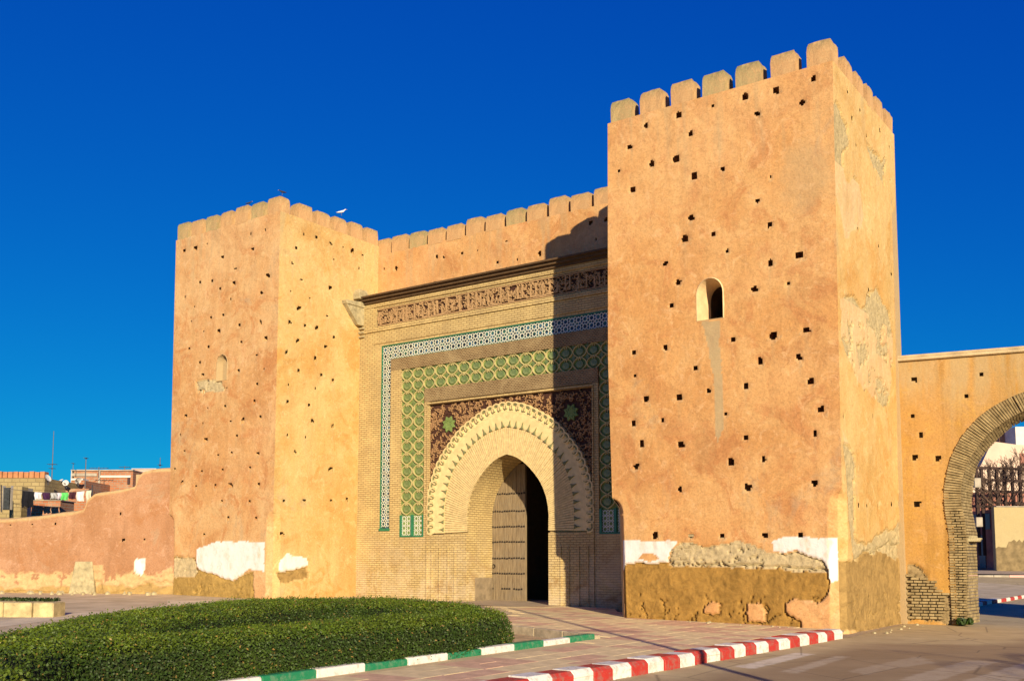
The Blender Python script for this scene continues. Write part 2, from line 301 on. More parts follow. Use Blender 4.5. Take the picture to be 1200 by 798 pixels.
PATCH= {'RTF':{'white':[[(-6.35,2.2),(-4.52,2.15),(-4.75,1.79),(-4.82,1.5),(-5.65,1.5),(-6.25,1.35),(-6.36,1.32)],[(-1.86,2.13),(-1.61,2.24),(-0.11,2.17),(-0.14,1.14),(-0.43,1.14),(-0.55,1.5),(-0.75,1.7),(-1.29,1.91),(-1.67,1.84),(-1.87,1.89)]],'stone':[[(-4.82,1.48),(-4.68,1.9),(-4.49,2.11),(-4.12,2.11),(-3.75,2.01),(-3.15,2.09),(-2.83,2.16),(-2.46,2.04),(-2.01,1.86),(-1.67,1.81),(-1.29,1.88),(-0.6,1.65),(-0.5,1.37),(-1.35,1.36),(-1.74,1.44),(-2.58,1.43),(-3.17,1.48)]],'earth':[[(-6.35,1.38),(-6.12,1.53),(-5.72,1.57),(-3.17,1.54),(-1.74,1.51),(-0.5,1.43),(-0.43,1.06),(-0.52,0.8),(-0.78,0.61),(-1.16,0.68),(-1.37,0.7),(-1.59,0.54),(-1.57,0.36),(-1.17,0.11),(-1.29,-0.1),(-6.37,-0.31)]],'plaster':[[(-3.79,0.23),(-3.75,0.46),(-3.54,0.6),(-3.36,0.52),(-3.34,0.3)],[(-2.61,0.11),(-2.6,0.54),(-2.26,0.58),(-2.1,0.34),(-2.16,0.1)],[(-5.72,1.67),(-5.55,1.86),(-5.26,1.85),(-5.04,1.67),(-5.39,1.62)]],'stain':[[(-3.72,8.02),(-3.18,7.95),(-3.24,7.41),(-3.15,6.71),(-3.14,5.12),(-3.34,4.69),(-3.4,6.51),(-3.58,7.45)]]},'LTF':{'white':[[(-24.19,2.02),(-23.22,2.26),(-22.26,2.3),(-20.42,2.27),(-20.39,1.22),(-21.29,1.33),(-21.56,1.09),(-22.11,0.93),(-22.58,0.92),(-22.88,1.07),(-23.96,1.25),(-24.17,1.51)]],'earth':[[(-26.04,1.83),(-24.28,1.7),(-24.16,1.32),(-22.88,1.04),(-22.11,0.91),(-21.56,1.09),(-21.02,1.27),(-20.93,0.13),(-25.95,0.01)]],'stone':[[(-25.7,1.37),(-25.51,1.76),(-24.69,1.76),(-24.22,1.57),(-24.11,1.19),(-24.35,1.0),(-25.58,0.98)],[(-24.54,8.38),(-24.21,8.46),(-23.07,8.34),(-22.73,7.89),(-24.35,7.94)]]},'LTS':{'white':[[(-0.07,1.28),(0.0,1.58),(0.31,1.91),(0.64,1.79),(1.3,1.7),(1.35,1.42),(0.41,1.27),(0.09,1.22)]],'earth':[[(-0.18,1.22),(0.41,1.27),(1.31,1.39),(1.4,1.02),(0.1,0.8)]]},'RTS':{'stone':[[(-0.01,12.93),(0.51,13.13),(1.2,13.03),(1.24,12.59),(0.68,12.16),(0.72,11.67),(1.23,11.55),(2.04,11.45),(2.36,10.89),(2.12,10.36),(0.71,9.78),(-0.17,11.17),(-0.24,11.36)],[(2.91,13.28),(3.3,13.17),(4.66,13.18),(4.4,12.78),(4.44,12.23),(4.04,12.48),(3.34,12.63)],[(0.15,8.19),(1.32,8.56),(2.32,8.4),(3.48,9.09),(4.59,8.65),(4.98,7.91),(4.86,7.01),(4.26,5.99),(2.48,6.02),(1.11,6.44),(0.24,7.26)],[(0.2,4.78),(1.11,4.34),(1.01,2.36),(2.43,1.98),(5.35,2.9),(5.61,1.71),(0.84,1.71),(0.4,3.63)]],'earth':[[(-0.6,1.58),(0.84,1.77),(2.88,1.78),(4.45,2.21),(6.06,1.86),(5.77,-0.22),(-1.13,-0.1),(-1.02,1.1)]]},'ARC':{'stone':[[(-0.21,-0.0),(0.02,1.55),(0.22,1.55),(0.5,1.27),(0.44,0.79),(1.14,0.66),(1.11,-0.2)]]},'LWL':{'white':[[(-14.51,1.66),(-14.11,1.69),(-14.08,1.38),(-14.14,1.06),(-14.43,1.09)]],'pale':[[(-19.84,0.81),(-19.27,0.86),(-18.86,0.69),(-18.18,0.81),(-17.71,0.69),(-17.14,0.75),(-16.75,0.98),(-16.4,0.86),(-16.34,1.46),(-15.68,1.46),(-15.6,0.83),(-14.68,0.81),(-14.11,0.86),(-13.66,1.15),(-13.03,1.38),(-12.99,0.07),(-19.8,0.07)]],'earth':[[(-19.82,0.41),(-18.45,0.49),(-17.3,0.38),(-16.38,0.35),(-15.46,0.35),(-14.44,0.58),(-13.88,0.81),(-13.02,0.81),(-12.99,0.07),(-19.8,0.07)],[(-16.26,0.29),(-16.23,0.86),(-15.77,0.86),(-15.69,0.29)]]}}
# ------------------------------------------------------------------ palette
M = {}
M['front'] = mat_adobe('adobe_peach', (.57,.29,.105), (.62,.355,.145), (.50,.225,.085), earth=(.32,.18,.045))
M['left'] = mat_adobe('adobe_rose', (.56,.30,.12), (.61,.38,.175), (.50,.225,.085), earth=(.37,.235,.07))
M['side'] = mat_adobe('adobe_ochre', (.57,.355,.125), (.61,.415,.175), (.55,.295,.09), earth=(.33,.21,.075), stone=(.48,.375,.20))
M['arch'] = mat_adobe('adobe_orange', (0.470,0.248,0.061), (0.426,0.235,0.078), (0.522,0.291,0.070), stone=(0.313,0.226,0.113), streak=.7)
M['low'] = mat_adobe('adobe_clay', (0.365,0.187,0.096), (0.409,0.222,0.122), (0.348,0.161,0.070), earth=(0.365,0.244,0.087), stone=(0.592,0.426,0.209), streak=.35)
M['brick'] = mat_brick('gate_brick', (0.624,0.468,0.209), (0.536,0.390,0.170), (0.321,0.220,0.102), dirt=(0.390,0.282,0.137), dirt_amt=.65, bump=.9, salt=True)
M['brick_dark'] = mat_brick('dark_brick_band', (.40,.29,.145), (.32,.22,.11), (.17,.11,.06), .12, .06, .014, dirt=(.50,.38,.20), dirt_amt=.55, bump=1.0)
M['cream'] = mat_plain('cream_plaster', (0.682,0.526,0.253), .9, .2, 4, .35, .012)
M['voussoir'] = mat_plain('ochre_brick', (0.643,0.487,0.234), .9, .22, 9, .4, .01)
M['old_brick'] = mat_plain('old_brick', (.30,.215,.105), .95, .5, 5, .7, .02, .1, c2=(.40,.30,.15))
M['dark_wood'] = mat_plain('dark_cornice_wood', (.10,.06,.03), .8, .3, 5)
M['relief'] = mat_plain('carved_relief_tan', (.42,.265,.13), .85, .25, 14)
M['relief_red'] = mat_plain('carved_relief_red', (.38,.22,.105), .85, .3, 14)
M['relief_back'] = mat_plain('relief_ground_dark', (.065,.028,.018), .85, .4, 14)
M['green'] = mat_plain('green_glaze', (.10,.18,.06), .45, .35, 6, .2, .005, .5, c2=(.22,.26,.10))
M['green_pale'] = mat_plain('green_mortar', (.17,.24,.07), .7, .3, 8)
M['rib'] = mat_plain('olive_mortar_rib', (.46,.39,.17), .85, .25, 6)
M['green_edge'] = mat_plain('green_edge_glaze', (.02,.16,.08), .35, .2, 8, .1, .003, .5)
M['white_tile'] = mat_plain('white_glaze', (.60,.60,.48), .35, .15, 8, .1, .003, .5)
M['tooth'] = mat_plain('green_brown_stucco', (.20,.20,.09), .8, .3, 9)
M['stone'] = mat_plain('weathered_stone', (.42,.35,.20), .95, .4, 5, .7, .03)
def m_merlon(name, a, b_, lich):
    t = NT(name, .95, .1)
    col = t.mix(t.ramp(t.noise(1.2, 6, .7, dist=1.0, vec=None), [(.42, 0.0), (.6, 1.0)]), a, b_)
    sx = t.n.new('ShaderNodeSeparateXYZ'); t.lk(t.tc.outputs['Object'], sx.inputs[0])
    up = t.math('MULTIPLY', t.ramp(sx.outputs[2], [(.30, 0.0), (.62, 1.0)]), t.ramp(t.noise(9, 6, .75, vec=t.mapping((1, 1, .5))), [(.34, 0.0), (.56, 1.0)]))
    col = t.mix(t.math('MULTIPLY', up, lich), col, (.24, .21, .10))
    col = t.mix(.5, col, t.ramp(t.noise(17, 7, .78), [(.32, .45), (.6, 1.0)]), 'MULTIPLY')
    return t.fin(col, t.bump(t.noise(14, 6, .75), .7, .02))
M['merlon'] = m_merlon('merlon_adobe', (0.539,0.313,0.144), (0.574,0.365,0.174), .75)
M['merlon2'] = m_merlon('merlon_adobe_weathered', (0.418,0.313,0.148), (0.539,0.331,0.157), 1.0)
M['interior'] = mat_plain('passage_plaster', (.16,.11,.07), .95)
def m_zellij():
    t = NT('zellij_base', .35, .5)
    v = t.n.new('ShaderNodeTexVoronoi'); v.inputs['Scale'].default_value = 9; t.lk(t.tc.outputs['Object'], v.inputs['Vector'])
    s = t.n.new('ShaderNodeSeparateColor'); t.lk(v.outputs['Color'], s.inputs[0])
    c = t.ramp(s.outputs[0], [(0.0, (.010,.02,.03)), (.5, (.010,.02,.03)), (.53, (.03,.09,.16)), (.74, (.05,.12,.18)), (.77, (.03,.12,.08)), (1, (.02,.08,.06))])
    return t.fin(c)
M['zellij'] = m_zellij()
def m_door():
    t = NT('door_planks', .8, .2)
    n = t.noise(3, 7, .65, vec=t.mapping((9, 9, .7)))
    c = t.ramp(n, [(.3, (.12,.08,.045)), (.5, (.24,.175,.10)), (.72, (.34,.26,.155))])
    c = t.mix(t.ramp(t.noise(1.6, 5, .6), [(.45, 0.0), (.7, .5)]), c, (.20,.16,.11))
    return t.fin(c, t.bump(t.noise(4, 6, .7, vec=t.mapping((14, 14, .8))), .6, .02))
M['door'] = m_door()
M['iron'] = mat_plain('stud_iron', (.05,.04,.035), .5, .3, 9, metal=.6)

# ------------------------------------------------------------------ ground, road, pavement
def m_ground():
    t = NT('dusty_ground', .95, .1)
    c = t.ramp(t.noise(.35, 8, .65), [(.3, (.44,.33,.21)), (.7, (.54,.41,.27))])
    c = t.mix(.4, c, t.ramp(t.noise(40, 5, .7), [(.3, .5), (.7, 1.0)]), 'MULTIPLY')
    return t.fin(c, t.bump(t.noise(14, 7, .7), .6, .04))
def m_road():
    t = NT('worn_asphalt', .85, .25)
    at_ = t.n.new('ShaderNodeAttribute'); at_.attribute_name = 'mask'
    sep = t.n.new('ShaderNodeSeparateColor'); t.lk(at_.outputs['Color'], sep.inputs[0])
    c = t.ramp(t.noise(.5, 7, .65, dist=.4), [(.3, (.30,.205,.105)), (.7, (.41,.295,.165))])
    c = t.mix(sep.outputs[0], c, t.ramp(t.noise(2.0, 7, .7), [(.3, (.52,.40,.20)), (.7, (.66,.52,.29))]))
    c = t.mix(t.math('MULTIPLY', sep.outputs[1], t.ramp(t.noise(5, 6, .7), [(.30, .25), (.5, 1.0)])), c, (.76,.66,.50))
    c = t.mix(.45, c, t.ramp(t.noise(70, 4, .8), [(.3, .5), (.7, 1.0)]), 'MULTIPLY')
    v = t.n.new('ShaderNodeTexVoronoi'); v.feature = 'DISTANCE_TO_EDGE'; v.inputs['Scale'].default_value = .45
    wv = t.n.new('ShaderNodeVectorMath'); wv.operation = 'ADD'; t.lk(t.tc.outputs['Object'], wv.inputs[0])
    nz = t.n.new('ShaderNodeTexNoise'); nz.inputs['Scale'].default_value = 1.5; nz.inputs['Detail'].default_value = 5; t.lk(nz.outputs['Color'], wv.inputs[1])
    t.lk(wv.outputs[0], v.inputs['Vector'])
    c = t.mix(t.ramp(v.outputs[0], [(0.0, .5), (.012, 0.0)]), c, (.05,.035,.03))
    return t.fin(c, t.bump(t.noise(90, 4, .8), .5, .01))
M['ground'] = m_ground(); M['road'] = m_road()
M['plaza'] = mat_plain('plaza_asphalt', (.56,.44,.27), .9, .22, 1.1, .4, .012, .1, c2=(.68,.55,.36))
def sheet(name, poly, dz, mat, step=None, kind='structure', mask=None):
    """polygon (world xy) laid dz above the pavement level; gridded when step is given"""
    if step is None:
        bm = bmesh.new(); vs = [bm.verts.new((x, y, gz(x, y)+dz)) for x, y in poly]
        f = bm.faces.new(vs); bmesh.ops.triangulate(bm, faces=[f])
        bmesh.ops.recalc_face_normals(bm, faces=bm.faces[:])
        if bm.faces and sum(f.normal.z for f in bm.faces) < 0: bmesh.ops.reverse_faces(bm, faces=bm.faces[:])
        me = bpy.data.meshes.new(name); bm.to_mesh(me); bm.free()
    else:
        P = np.array(poly); xs = np.arange(P[:, 0].min(), P[:, 0].max()+step, step); ys = np.arange(P[:, 1].min(), P[:, 1].max()+step, step)
        X, Y = np.meshgrid(xs, ys); Z = -0.0105*X + 0.0077*(Y-15) + 0.052*np.clip(Y-56, 0, 30) + dz
        idx = np.arange(X.size).reshape(X.shape)
        q = np.stack([idx[:-1, :-1], idx[:-1, 1:], idx[1:, 1:], idx[1:, :-1]], -1).reshape(-1, 4)
        cx = (X[:-1, :-1]+step/2).ravel(); cy = (Y[:-1, :-1]+step/2).ravel()
        q = q[in_poly(cx, cy, poly)]
        mk = None
        if mask is not None:
            mk = np.zeros((X.size, 4)); a, b = mask(X.ravel(), Y.ravel()); mk[:, 0] = a; mk[:, 1] = b; mk[:, 3] = 0
        me = np_mesh(name, np.stack([X.ravel(), Y.ravel(), Z.ravel()], -1), q, mk)
    o = link(name, me, mat); return tag(o, kind=kind)
# the ground: one sheet to the horizon
gx = np.r_[-3000, -800, -300, -120, np.arange(-60, 100, 4.0), 140, 300, 800, 3000]
gy = np.r_[-300, -100, np.arange(-40, 140, 4.0), 180, 300, 800, 3000]
GX, GY = np.meshgrid(gx, gy)
GZ = -0.0105*np.clip(GX, -80, 110) + 0.0077*(np.clip(GY, -40, 140)-15) + 0.052*np.clip(GY-56, 0, 30) - .125
idx = np.arange(GX.size).reshape(GX.shape)
q = np.stack([idx[:-1, :-1], idx[:-1, 1:], idx[1:, 1:], idx[1:, :-1]], -1).reshape(-1, 4)
tag(link('ground', np_mesh('ground', np.stack([GX.ravel(), GY.ravel(), GZ.ravel()], -1), q), M['ground']), kind='structure')
KA = np.array([-3.9, 8.6]); KB = np.array([7.62, 23.9])      # kerb line between pavement and road
kd = (KB-KA)/np.linalg.norm(KB-KA); kn = np.array([kd[1], -kd[0]])   # kn points to the road
ZEBRA = []
for pts in ([(860,781),(884,783),(954,766),(932,764.4)], [(916,786),(932,789),(996,769),(980,768)], [(992,786),(1016,790),(1092,772),(1072,769)],
            [(1052,796),(1090,800),(1170,775),(1135,773)], [(1120,800),(1170,806),(1240,780),(1200,776)], [(1040,780),(1052,782),(1098,776),(1090,774)]):
    ZEBRA.append([on_ground(x, y, -.12) for x, y in pts])
def road_mask(X, Y):
    jx = X + .35*fbm(X*2, Y*2, 3); jy = Y + .35*fbm(X*2, Y*2, 4)
    d1 = (jx-KA[0])*kn[0] + (jy-KA[1])*kn[1]                    # distance from the kerb
    a = np.clip(1-(d1-.5)/.8, 0, 1)
    t = (jx-O[0])*U[0] + (jy-O[1])*U[1]; w = (jx-O[0])*V[0]+(jy-O[1])*V[1]
    near = np.clip((3.3 - np.maximum(t, 0)*.85 + .12*w - np.abs(np.minimum(w+0.5, 0))*1.1)/.8, 0, 1)*(w > -5)
    a2 = ((jx-AO[0])*AV[0]+(jy-AO[1])*AV[1])
    arch = np.clip((a2+2.0)/.8, 0, 1)*np.clip((3.5-a2)/2, 0, 1)
    a = np.clip(np.maximum(np.maximum(a, near), arch*.9)*(0.8+.7*fbm(X*1.5, Y*1.5, 9)), 0, 1)
    b = np.zeros_like(a)
    for k, z in enumerate(ZEBRA): b = np.maximum(b, in_poly(X, Y, z)*(.95, .35, .22, .3, .38, .22)[k])
    return a, b
sheet('road', [(-3.9,8.6),(7.6,23.87),(8.0,24.4),(10.6,28.4),(13,33),(20,62),(34,69),(60,69),(60,40),(22,8),(-4,4)], -.12, M['road'], .09 if True else None, mask=road_mask)
sheet('plaza', [(-60,26),(-60,46),(-8,46),(-4.5,41.5),(-1.6,36),(0,30),(-1,26.5),(-5,26.6),(-9,24),(-10,18),(-9,10),(-12,4),(-60,4)], .0, M['plaza'])
sheet('path', [on_ground(x, y) for x, y in [(-30,738),(60,727),(160,714),(300,706),(300,704),(196,703),(196,709),(60,721),(-30,730)]], .004, mat_plain('pale_dusty_path', (.68,.56,.38), .95, .2, 2))
bm_ = MB()
# pavement body: bedding under the pavers
def m_bed():
    t = NT('paver_joint_sand', .95, .1)
    return t.fin(t.ramp(t.noise(3, 6, .7), [(.3, (.52,.40,.23)), (.7, (.62,.48,.28))]), t.bump(t.noise(30, 5, .7), .5, .01))
M['bed'] = m_bed()
T_TIP = np.array([1.72, 21.6]); T_A = np.array([-5.55, 10.4])   # green and white kerb, from near left to its tip
gd = (T_TIP-T_A)/np.linalg.norm(T_TIP-T_A); gn = np.array([-gd[1], gd[0]])       # gn points to the hedge
pav = [tuple(KA), tuple(KB), (7.95,24.85), (3.2,31.4), (3.4,36), (-1.0,39.5), (-1.6,36), (0,30), (-1,26.5), tuple(np.array([.1,24.3])), tuple(T_TIP), tuple(T_A), (-7,8.6)]
PAVPOLY = pav
o = sheet('pavement', pav, -.006, M['bed'])
M['pv_beige'] = mat_plain('paver_beige', (.72,.56,.31), .9, .22, 3.5, .5, .006, .15)
M['pv_pink'] = mat_plain('paver_pink', (.63,.40,.255), .9, .24, 3.5, .5, .006, .15)
tile_me = {}
for key in ('pv_beige', 'pv_pink'):
    b = MB(); b.box(-.248, .248, -.248, .248, -.03, 0); me = b.mesh('paver_'+key, .003); me.materials.append(M[key]); tile_me[key] = me
cands = []
for i in range(-60, 10):
    for j in range(-60, 60):
        c = O[:2] + U[:2]*(i*.5) + V[:2]*(j*.5)
        if c[1] > 9:
            cor = np.array([c + U[:2]*a*.25 + V[:2]*b*.25 for a in (-1, 1) for b in (-1, 1)])
            if in_poly(cor[:, 0], cor[:, 1], pav).all():
                px = 600+F_PX*c[0]/c[1]
                if -20 < px < 1100: cands.append((c[1], i, j, c))
cands.sort(key=lambda t: t[0])
pstuff = {'pv_beige': [], 'pv_pink': []}
pitch_x, pitch_y = math.atan(0.0077), math.atan(0.0105)
for k, (d, i, j, c) in enumerate(cands):
    pink = ((i//3+(j//3)) % 2 == 0) and random.random() > .22 or random.random() < .08
    key = 'pv_pink' if pink else 'pv_beige'
    dz = random.uniform(-.002, .002)
    if k < 300:
        t = link('paver', tile_me[key], parent=o); t.location = (c[0], c[1], gz(*c)+.006+dz)
        t.rotation_euler = (pitch_x+random.uniform(-.004, .004), pitch_y+random.uniform(-.004, .004), -TH)
    else: pstuff[key].append((c, dz))
for key, L in pstuff.items():
    b = MB()
    for c, dz in L:
        pts = []
        for zz in (-.03, .006+dz):
            for a, bb in ((-1,-1), (1,-1), (1,1), (-1,1)):
                p = c + U[:2]*a*.248 + V[:2]*bb*.248; pts.append((p[0], p[1], gz(*p)+zz))
        b.hexa(pts)
    if L: tag(b.build('paver', M[key], o), kind='stuff')
# kerbs
def m_paint(name, c, worn):
    t = NT(name, .65, .3)
    n = t.ramp(t.noise(9, 6, .75), [(.49, 0.0), (.61, .85)])
    cc = t.mix(n, t.ramp(t.noise(2.5, 5, .6), [(.3, tuple(x*.82 for x in c)), (.7, c)]), worn)
    return t.fin(cc, t.bump(t.noise(45, 4, .7), .4, .008))
M['k_red'] = m_paint('red_kerb_paint', (.46,.035,.025), (.30,.12,.09)); M['k_white'] = m_paint('white_kerb_paint', (.76,.73,.66), (.48,.42,.33))
M['k_green'] = m_paint('green_kerb_paint', (.015,.20,.085), (.10,.22,.12))
def kerb(root_name, label, A_, B_, inner, L, cols, w, ztop, zbot, phase=0, cham=.035):
    n = int(round(np.linalg.norm(B_-A_)/L)); d = (B_-A_)/np.linalg.norm(B_-A_); L = np.linalg.norm(B_-A_)/n
    mid = (A_+B_)/2; r = thing(root_name, label, 'kerb', (mid[0], mid[1], gz(*mid)))
    for k in range(n):
        a = A_ + d*(L*k+.006) - mid; b = A_ + d*(L*(k+1)-.006) - mid; jt = random.uniform(-.02, .02); jz = random.uniform(-.014, .01)
        pts = []; prof = [(jt, zbot), (jt, ztop-cham+jz), (jt+cham, ztop+jz), (w, ztop+jz), (w, zbot)]
        for e in (a, b):
            g = gz(*(e+mid)) - gz(*mid)
            for s_, z in prof: pts.append((e[0]+inner[0]*s_, e[1]+inner[1]*s_, g+z))
        m = MB(); m.add(pts, [(0,1,6,5), (1,2,7,6), (2,3,8,7), (3,4,9,8), (4,3,2,1,0), (5,6,7,8,9)])
        me = m.mesh('kerb_stone'); bmx = bmesh.new(); bmx.from_mesh(me); bmesh.ops.recalc_face_normals(bmx, faces=bmx.faces[:])
        bmesh.ops.bevel(bmx, geom=bmx.edges[:], offset=.008, segments=1, affect='EDGES'); bmx.to_mesh(me); bmx.free()
        link('kerb_stone', me, cols[(k+phase) % 2], r)
    return r
kerb('painted_kerb', 'red and white striped kerb along the road in front of the right tower', KA, KB, -kn, .53, (M['k_red'], M['k_white']), .40, .10, -.16, 0, .06)
kerb('planter_kerb', 'green and white striped kerb edging the hedge bed', T_A, T_TIP, gn, 1.04, (M['k_green'], M['k_white']), .18, .11, -.2, 0, .02)
# ------------------------------------------------------------------ wall faces as fine relief grids
def patch_masks(A_, Z_, face, amp=.055):
    W = np.zeros(A_.shape+(4,)); pl = PATCH.get(face, {})
    jx = A_ + amp*fbm(A_*4, Z_*4, 11, 5)*2; jz = Z_ + amp*fbm(A_*4, Z_*4, 12, 5)*2
    if face in ('RTS', 'ARC'): jz = jz+.9*fbm(A_*1.1, Z_*.7, 15, 4); jx = jx+.4*fbm(A_*.9, Z_*1.3, 16, 4)
    get = lambda k, f=1.0: sum((in_poly(jx, jz, p) for p in pl.get(k, [])), np.zeros(A_.shape, bool)) > 0
    e, s, w, p = get('earth'), get('stone'), get('white'), get('plaster'); st = get('stain'); pale = get('pale')
    e &= ~p; s &= ~p; w &= ~(p | s | e)
    W[..., 0] = w; W[..., 1] = e & ~s; W[..., 2] = s; W[..., 3] = st*1.0
    if face == 'RTS':                  # the lower half of the high patches is smooth pale plaster
        sm = s & (((Z_ < 11.6) & (Z_ > 9.4)) | ((Z_ < 8.2) & (Z_ > 4.5) & (fbm(A_*2, Z_*2, 77) < .02))); s = s & ~sm; W[..., 2] = s; W[..., 0] = np.maximum(W[..., 0], sm*.13)
    W[..., 2] = np.maximum(W[..., 2], pale*.6*(fbm(A_*3, Z_*3, 31)+.7 > .55))
    return W, e, s, w
CUT, CAV = [], []
def finish(verts, qs, W, pos):
    """open the putlog holes in a relief grid and set a dark cavity behind each; pos(a, z, depth) -> local point"""
    global CUT, CAV
    verts = np.asarray(verts); Wf = W.reshape(-1, 4)
    if CUT:
        c = np.zeros(CUT[0].shape, bool)
        for k in CUT: c |= k
        c = np.r_[c.ravel(), np.zeros(len(verts)-c.size, bool)]; qs = qs[~(c[qs].sum(1) >= 3)]
        nv, nq = [], []
        for (a, z, s, d) in CAV:
            b = len(verts)+len(nv)
            nv += [pos(a+i*s, z+j*s, .035) for i, j in ((-1, -1), (1, -1), (1, 1), (-1, 1))]+[pos(a+i*s, z+j*s, d) for i, j in ((-1, -1), (1, -1), (1, 1), (-1, 1))]
            nq += [(b, b+1, b+5, b+4), (b+1, b+2, b+6, b+5), (b+2, b+3, b+7, b+6), (b+3, b, b+4, b+7), (b+4, b+5, b+6, b+7)]
        verts = np.concatenate([verts, np.array(nv)]); qs = np.concatenate([qs, np.array(nq)]); Wf = np.concatenate([Wf, np.zeros((len(nv), 4))])
    CUT, CAV = [], []
    return np_mesh('wall', verts, qs, Wf)
def relief(A_, Z_, face, Lwin, hole=(.085, .45), seed=0, amp=1.0, hole_scale=1.0):
    W, e, s, w = patch_masks(A_, Z_, face)
    D = amp*(.06*fbm(A_*.45, Z_*.45, seed+1, 3) + .022*fbm(A_*1.6, Z_*1.6, seed+2, 4) + .012*fbm(A_*9, Z_*9, seed+3, 3))
    D += e*(.045+.035*fbm(A_*1.5, Z_*1.5, seed+5, 5)+.035*fbm(A_*13, Z_*13, seed+6, 3))
    D += s*(.035+.02*fbm(A_*4, Z_*5, seed+7, 5)+.035*fbm(A_*16, Z_*16, seed+8, 2))
    cr = np.abs(fbm(A_*1.7+.4*fbm(A_*5, Z_*5, 41), Z_*2.1, seed+9, 4)); D += ((e & (Z_ < .75)) | (s & (cr < .006)))*(cr < .012)*.08
    er = np.zeros_like(e)
    for msk in (e, s):
        up_ = msk & ~(np.roll(msk, -1, 0) & np.roll(msk, 1, 1) & np.roll(msk, -1, 1)); er |= up_
    D += (er & (fbm(A_*2.5, Z_*2.5, 71) > -.12))*.075
    D += w*(-.006)
    D *= Lwin
    rr = random.Random(seed+5)
    if face != 'LWL':
        top_ = Z_.max(); ru = np.clip((fbm(A_*4.5, Z_*.35, seed+61, 4)-.04)*5, 0, 1)*np.clip((Z_-(top_-1.5-1.5*vnoise(A_*2.5, A_*0, seed+62)))/1.2, 0, 1)
        W[..., 3] = np.maximum(W[..., 3], .55*ru)
        for hu, hz in HOLES.get(face, [])[::2]:
            g_ = np.exp(-((A_-hu+.03*fbm(Z_*4, Z_*0, 63))/.045)**2)*np.clip((hz-Z_)/.1, 0, 1)*np.clip(1-(hz-Z_)/.8, 0, 1); W[..., 3] = np.maximum(W[..., 3], .38*g_)
    if face == 'RTF':
        bl = np.clip(1.15-np.hypot((A_+.75)/.75, (Z_-11.35)/1.0)+.9*fbm(A_*2.5, Z_*2.5, 65, 5), 0, 1); W[..., 3] = np.maximum(W[..., 3], .42*np.clip(bl*2, 0, 1))
    for hu, hz in HOLES.get(face, []):
        sz = hole[0]*rr.uniform(.7, 1.25)*hole_scale; asp = rr.uniform(.75, 1.15); th = rr.uniform(-.4, .4)
        m = (np.abs(A_-hu) < .5) & (np.abs(Z_-hz) < .5)
        if not m.any(): continue
        a = (A_[m]-hu)/asp; z = (Z_[m]-hz)
        a, z = a*math.cos(th)-z*math.sin(th), a*math.sin(th)+z*math.cos(th)
        r = (np.abs(a)**3+np.abs(z)**3)**(1/3)*(1+1.1*fbm(A_[m]*6, Z_[m]*6, seed+21, 4))
        D[m] += np.clip((sz*1.45-r)/(sz*.45), 0, 1)*.014
        cut = CUT if r.shape else CUT
        q_ = np.zeros(A_.shape, bool); q_[m] = r < sz; CUT.append(q_); CAV.append((hu, hz, sz*1.25+.05, hole[1]))
        rim = (r > sz) & (r < sz*1.6) & (z < 0)
        sub = W[m]; sub[rim & (rng.rand(rim.size) > .45), 2] = .3; W[m] = sub
    return D, W
def niche(D, A_, Z_, a0, a1, z0, z1, depth):
    c = (a0+a1)/2; h = (a1-a0)/2; zs = z1-h*1.15
    m = (np.abs(A_-c) < h) & (Z_ > z0) & ((Z_ < zs) | (((A_-c)/h)**2+((Z_-zs)/(z1-zs))**2 < 1))
    D[m] = depth; return m
def quads(ns, nz):
    i = np.arange(ns*nz).reshape(nz, ns)
    return np.stack([i[:-1, :-1], i[:-1, 1:], i[1:, 1:], i[1:, :-1]], -1).reshape(-1, 4)
def Cz(z, C=.34, z0=2.93, r=.42):
    return C*np.where(z < z0, 1.0, np.sqrt(np.clip(1-((z-z0)/r)**2, 0, 1)))*(1-.14*((z > z0-.04) & (z < z0)))
def merlon_mesh(name, w, d, h, seed, round_=.36):
    rr = random.Random(seed); m = MB(); prof = [(0, 0), (h*.62, 0), (h*.84, round_*.03), (h*.95, round_*.10), (h, round_*.24)]
    nx, ny = 4, 3; rings = []
    for z, ins in prof:
        x0, x1, y0, y1 = -w/2+ins, w/2-ins, ins*.8, d-ins*1.4
        ring = [(x0+(x1-x0)*i/nx, y0) for i in range(nx)]+[(x1, y0+(y1-y0)*i/ny) for i in range(ny)]+[(x1-(x1-x0)*i/nx, y1) for i in range(nx)]+[(x0, y1-(y1-y0)*i/ny) for i in range(ny)]
        rings.append([(x+rr.uniform(-.012, .012), y+rr.uniform(-.012, .012), z-(.05 if z == 0 else 0)+rr.uniform(-.012, .012)*(z > 0)) for x, y in ring])
    n = len(rings[0]); vs = [p for r_ in rings for p in r_]
    fs = [(i*n+k, i*n+(k+1) % n, (i+1)*n+(k+1) % n, (i+1)*n+k) for i in range(len(prof)-1) for k in range(n)]
    fs.append(tuple((len(prof)-1)*n+k for k in range(n))); m.add(vs, fs)
    return m.mesh(name)
MER = {}
M['recess'] = mat_plain('recess_plaster', (.70,.50,.27), .95, .2, 3)
def put_merlon(root, key, w, d, h, lx, ly, lz, rz, mat):
    k = (key, random.randint(0, 4), mat.name)
    if k not in MER: me = merlon_mesh('merlon', w, d, h, hash(key) % 97 + k[1]*13 if False else k[1]*13+len(key)); me.materials.append(mat); MER[k] = me
    o = link('merlon', MER[k], parent=root); o.location = (lx, ly, lz+random.uniform(-.03, .03)); o.rotation_euler = (0, 0, rz)
    o.scale = (random.uniform(.95, 1.04), 1, random.uniform(.94, 1.07)); return o
